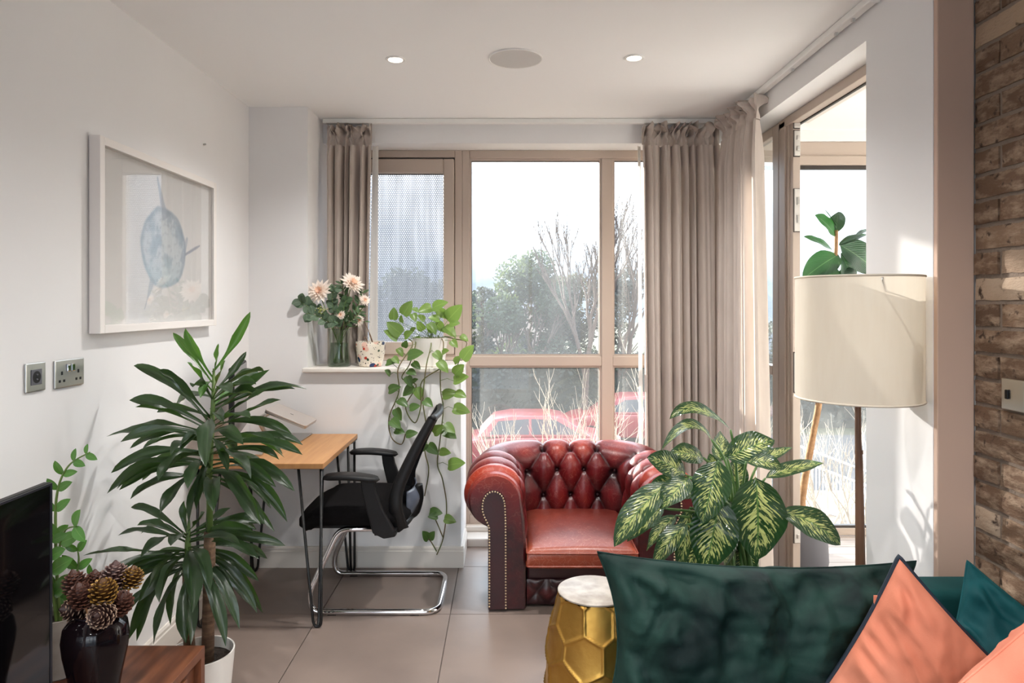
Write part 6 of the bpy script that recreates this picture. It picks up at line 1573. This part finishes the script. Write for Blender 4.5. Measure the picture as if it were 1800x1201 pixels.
# red cars
def car(px, Y, label, seed, flip=1):
    x = P(px, 0, Y).x; t = thing('parked_car', label, 'car', (x, Y, GZ+0.02), 'red cars parked on the road')
    red = bpy.data.materials.get('red_car_paint') or M('red_car_paint', C(122, 36, 38), 0.35, coat=0.3); gl = bpy.data.materials.get('car_glass') or M('car_glass', C(30, 34, 40), 0.08); ty = mt['black']
    def S(pts, y0, y1, inset=0.0): return pts
    low_ = [(-2.0, 0.32), (-2.05, 0.62), (-1.95, 0.86), (-1.1, 0.95), (1.15, 0.95), (1.75, 0.84), (2.05, 0.70), (2.08, 0.36), (1.75, 0.22), (-1.75, 0.22)]
    cab = [(-1.75, 0.94), (-1.35, 1.38), (-0.9, 1.46), (0.15, 1.46), (0.45, 1.40), (1.15, 0.94)]
    z0 = GZ+0.02
    MB().prism(low_[::-1], lambda p: Vector((x+flip*p[0], Y-0.82, z0+p[1])), lambda p: Vector((x+flip*p[0], Y+0.82, z0+p[1]))).build('body', red, t, bevel=0.06, seg=3, smooth=True)
    def tp(s): return lambda p: Vector((x+flip*p[0], Y+s*(0.80-0.16*max(0, (p[1]-0.94)/0.52)), z0+p[1]))
    MB().prism(cab[::-1], tp(-1), tp(1)).build('cabin', red, t, bevel=0.04, seg=3, smooth=True)
    for (a, b_, c, d) in (((-1.45, 1.02), (-1.22, 1.34), (-0.45, 1.39), (-0.45, 1.02)), ((-0.38, 1.02), (-0.38, 1.39), (0.18, 1.39), (0.42, 1.33), ) [:4] and ((-0.38, 1.02), (-0.38, 1.39), (0.22, 1.37), (0.86, 1.02))):
        for s in (-1, 1):
            f = tp(s); vs = [f(p)+Vector((0, s*0.012, 0)) for p in (a, b_, c, d)]
            vs2 = [v - Vector((0, s*0.02, 0)) for v in vs]
            MB().add(vs+vs2, [(0, 1, 2, 3), (7, 6, 5, 4), (0, 4, 5, 1), (1, 5, 6, 2), (2, 6, 7, 3), (3, 7, 4, 0)]).build('side_window', gl, t)
    for wx in (-1.3, 1.3):
        for s in (-1, 1):
            w = MB().tube([(x+flip*wx, Y+s*0.62, z0+0.31), (x+flip*wx, Y+s*0.84, z0+0.31)], 0.31, 20).build('wheel', ty, t, smooth=40)
            MB().tube([(x+flip*wx, Y+s*0.83, z0+0.31), (x+flip*wx, Y+s*0.852, z0+0.31)], 0.19, 14).build('hub_cap', mt['steel'], w, smooth=40)
    for s in (-0.6, 0.6): MB().ball((x+flip*2.03, Y+s, z0+0.64), 0.13, 10, 6, (0.5, 1, 0.7)).build('headlight', mt['white_plastic'], t, smooth=True)
car(958, 18.0, 'red car parked below the middle of the tall window', 1)
car(1105, 21.6, 'red car half behind the window post on the right', 2, -1)
car(650, 18.4, 'red car further left behind the boxed wall', 3)
# rooftops
def house(px, Y, w, ztop, label, brick, chim=True):
    x = P(px, 0, Y).x; t = thing('terraced_house', label, 'house', (x, Y+2, GZ), 'houses beyond the trees')
    wm = M('house_brick', brick, 0.9, col2=tuple(c*0.8 for c in brick[:3])+(1,), scale=2); rm = bpy.data.materials.get('slate') or M('slate', C(92, 94, 104), 0.7)
    MB().box(x-w/2, x+w/2, Y, Y+6, GZ, ztop-1.4).build('walls', wm, t)
    o2 = [(Y-0.2, ztop-1.45), (Y+3, ztop), (Y+6.2, ztop-1.45)]
    MB().prism(o2, lambda p: Vector((x-w/2-.15, p[0], p[1])), lambda p: Vector((x+w/2+.15, p[0], p[1]))).build('roof', rm, t)
    if chim:
        c = MB().box(x-w*0.28-.35, x-w*0.28+.35, Y+2.4, Y+3.4, ztop-0.6, ztop+0.75).build('chimney', wm, t)
        for q in (-0.18, 0.18): MB().lathe([(0.10, 0), (0.085, 0.35)], (x-w*0.28+q, Y+2.9, ztop+0.75), 10).build('chimney_pot', M('terracotta', C(168, 104, 80), 0.8), c, smooth=True)
        MB().tube([(x-w*0.28+0.1, Y+2.9, ztop+0.7), (x-w*0.28+0.1, Y+2.9, ztop+2.3)], 0.03, 5).tube([(x-w*0.28-0.5, Y+2.9, ztop+2.1), (x-w*0.28+0.7, Y+2.9, ztop+2.1)], 0.025, 5).build('aerial', mt['greypot'], c)
    k = 0
    for i in range(3):
        for z in (0.9, 3.2):
            xx = x - w*0.33 + i*w*0.33
            if GZ+z+1.2 < ztop-1.6: MB().box(xx-0.45, xx+0.45, Y-0.05, Y+0.05, GZ+z, GZ+z+1.25).build('window', bpy.data.materials.get('car_glass'), t)
house(850, 48, 9.0, 2.5, 'terraced house with chimney and aerial at the left of the tall window', C(150, 138, 130))
house(560, 46, 10.0, 3.0, 'terraced house seen dimly through the honeycomb film', C(140, 128, 122))
house(1480, 40, 9.0, -0.4, 'low slate blue building beyond the balcony railings', C(128, 132, 146), False)
# bare shrubs right outside the glass
def shrub(px, Y, topy, label, seed, n=6, mat='pale_twig', lean=0.25):
    rg = random.Random(seed); x = P(px, 0, Y).x; zt_ = P(0, topy, Y).z; z0 = -0.9
    t = thing('bare_shrub', label, 'shrub', (x, Y, z0), 'bare shrubs in the planting beds')
    m = MB()
    for k in range(n):
        d = Vector((rg.uniform(-lean, lean), rg.uniform(-lean, lean), 1)).normalized()
        branches(m, Vector((x+rg.uniform(-.18, .18), Y+rg.uniform(-.15, .15), z0)), d, (zt_-z0)*0.36*rg.uniform(0.8, 1.05), 0.013, 4, rg, 0.48, 2, None, 0.2, 0.74)
    m.build('twigs', mt[mat], t, smooth=True)
MB().box(-12, 14, 4.45, 8.6, GZ-0.1, -0.92).build('terrace', M('terrace_soil', C(120, 108, 94), 0.95, col2=C(86, 76, 66), scale=6), kind='structure', label='planting terrace just outside the windows')
shrub(985, 6.3, 655, 'pale bare shrub rising highest in front of the red car', 1, 7)
shrub(1045, 6.6, 680, 'pale bare shrub beside the tall window post', 2, 5)
shrub(880, 6.6, 690, 'slender pale shrub at the left of the tall window', 3, 4)
shrub(925, 6.1, 745, 'low pale twigs just above the armchair back', 4, 5)
shrub(1100, 6.2, 660, 'pale bare shrub right of the window post', 5, 6)
shrub(1440, 6.6, 720, 'sprawling pale bare shrub beyond the balcony glass, left one', 6, 8, 'pale_twig', 0.6)
shrub(1500, 6.2, 715, 'sprawling pale bare shrub beyond the balcony glass, right one', 7, 8, 'pale_twig', 0.6)
shrub(1350, 6.6, 690, 'pale bare shrub behind the narrow side window', 8, 6)
shrub(700, 6.6, 640, 'pale bare shrub behind the honeycomb film', 9, 5)
# sloping white railing beyond the balcony
rl = thing('sloping_railing', 'white sloping stair railing with thin balusters beyond the balcony', 'railing', P(1470, 860, 7.6))
wr_ = M('white_rail_paint', C(232, 232, 234), 0.5)
A, B = P(1380, 775, 7.6), P(1580, 850, 7.6)
for dz in (0.0, -0.16, -0.62): MB().tube([A+Vector((0, 0, dz)), B+Vector((0, 0, dz))], 0.014, 6).build('rail', wr_, rl, smooth=True)
for k in range(34):
    p = A.lerp(B, k/33); MB().tube([p+Vector((0, 0, -0.16)), p+Vector((0, 0, -0.62))], 0.006, 5).build('baluster', wr_, rl)
for k in (0, 1): 
    p = A.lerp(B, k); MB().tube([Vector((p.x, p.y, -0.92)), p+Vector((0, 0, 0.02))], 0.022, 8).build('post', wr_, rl)
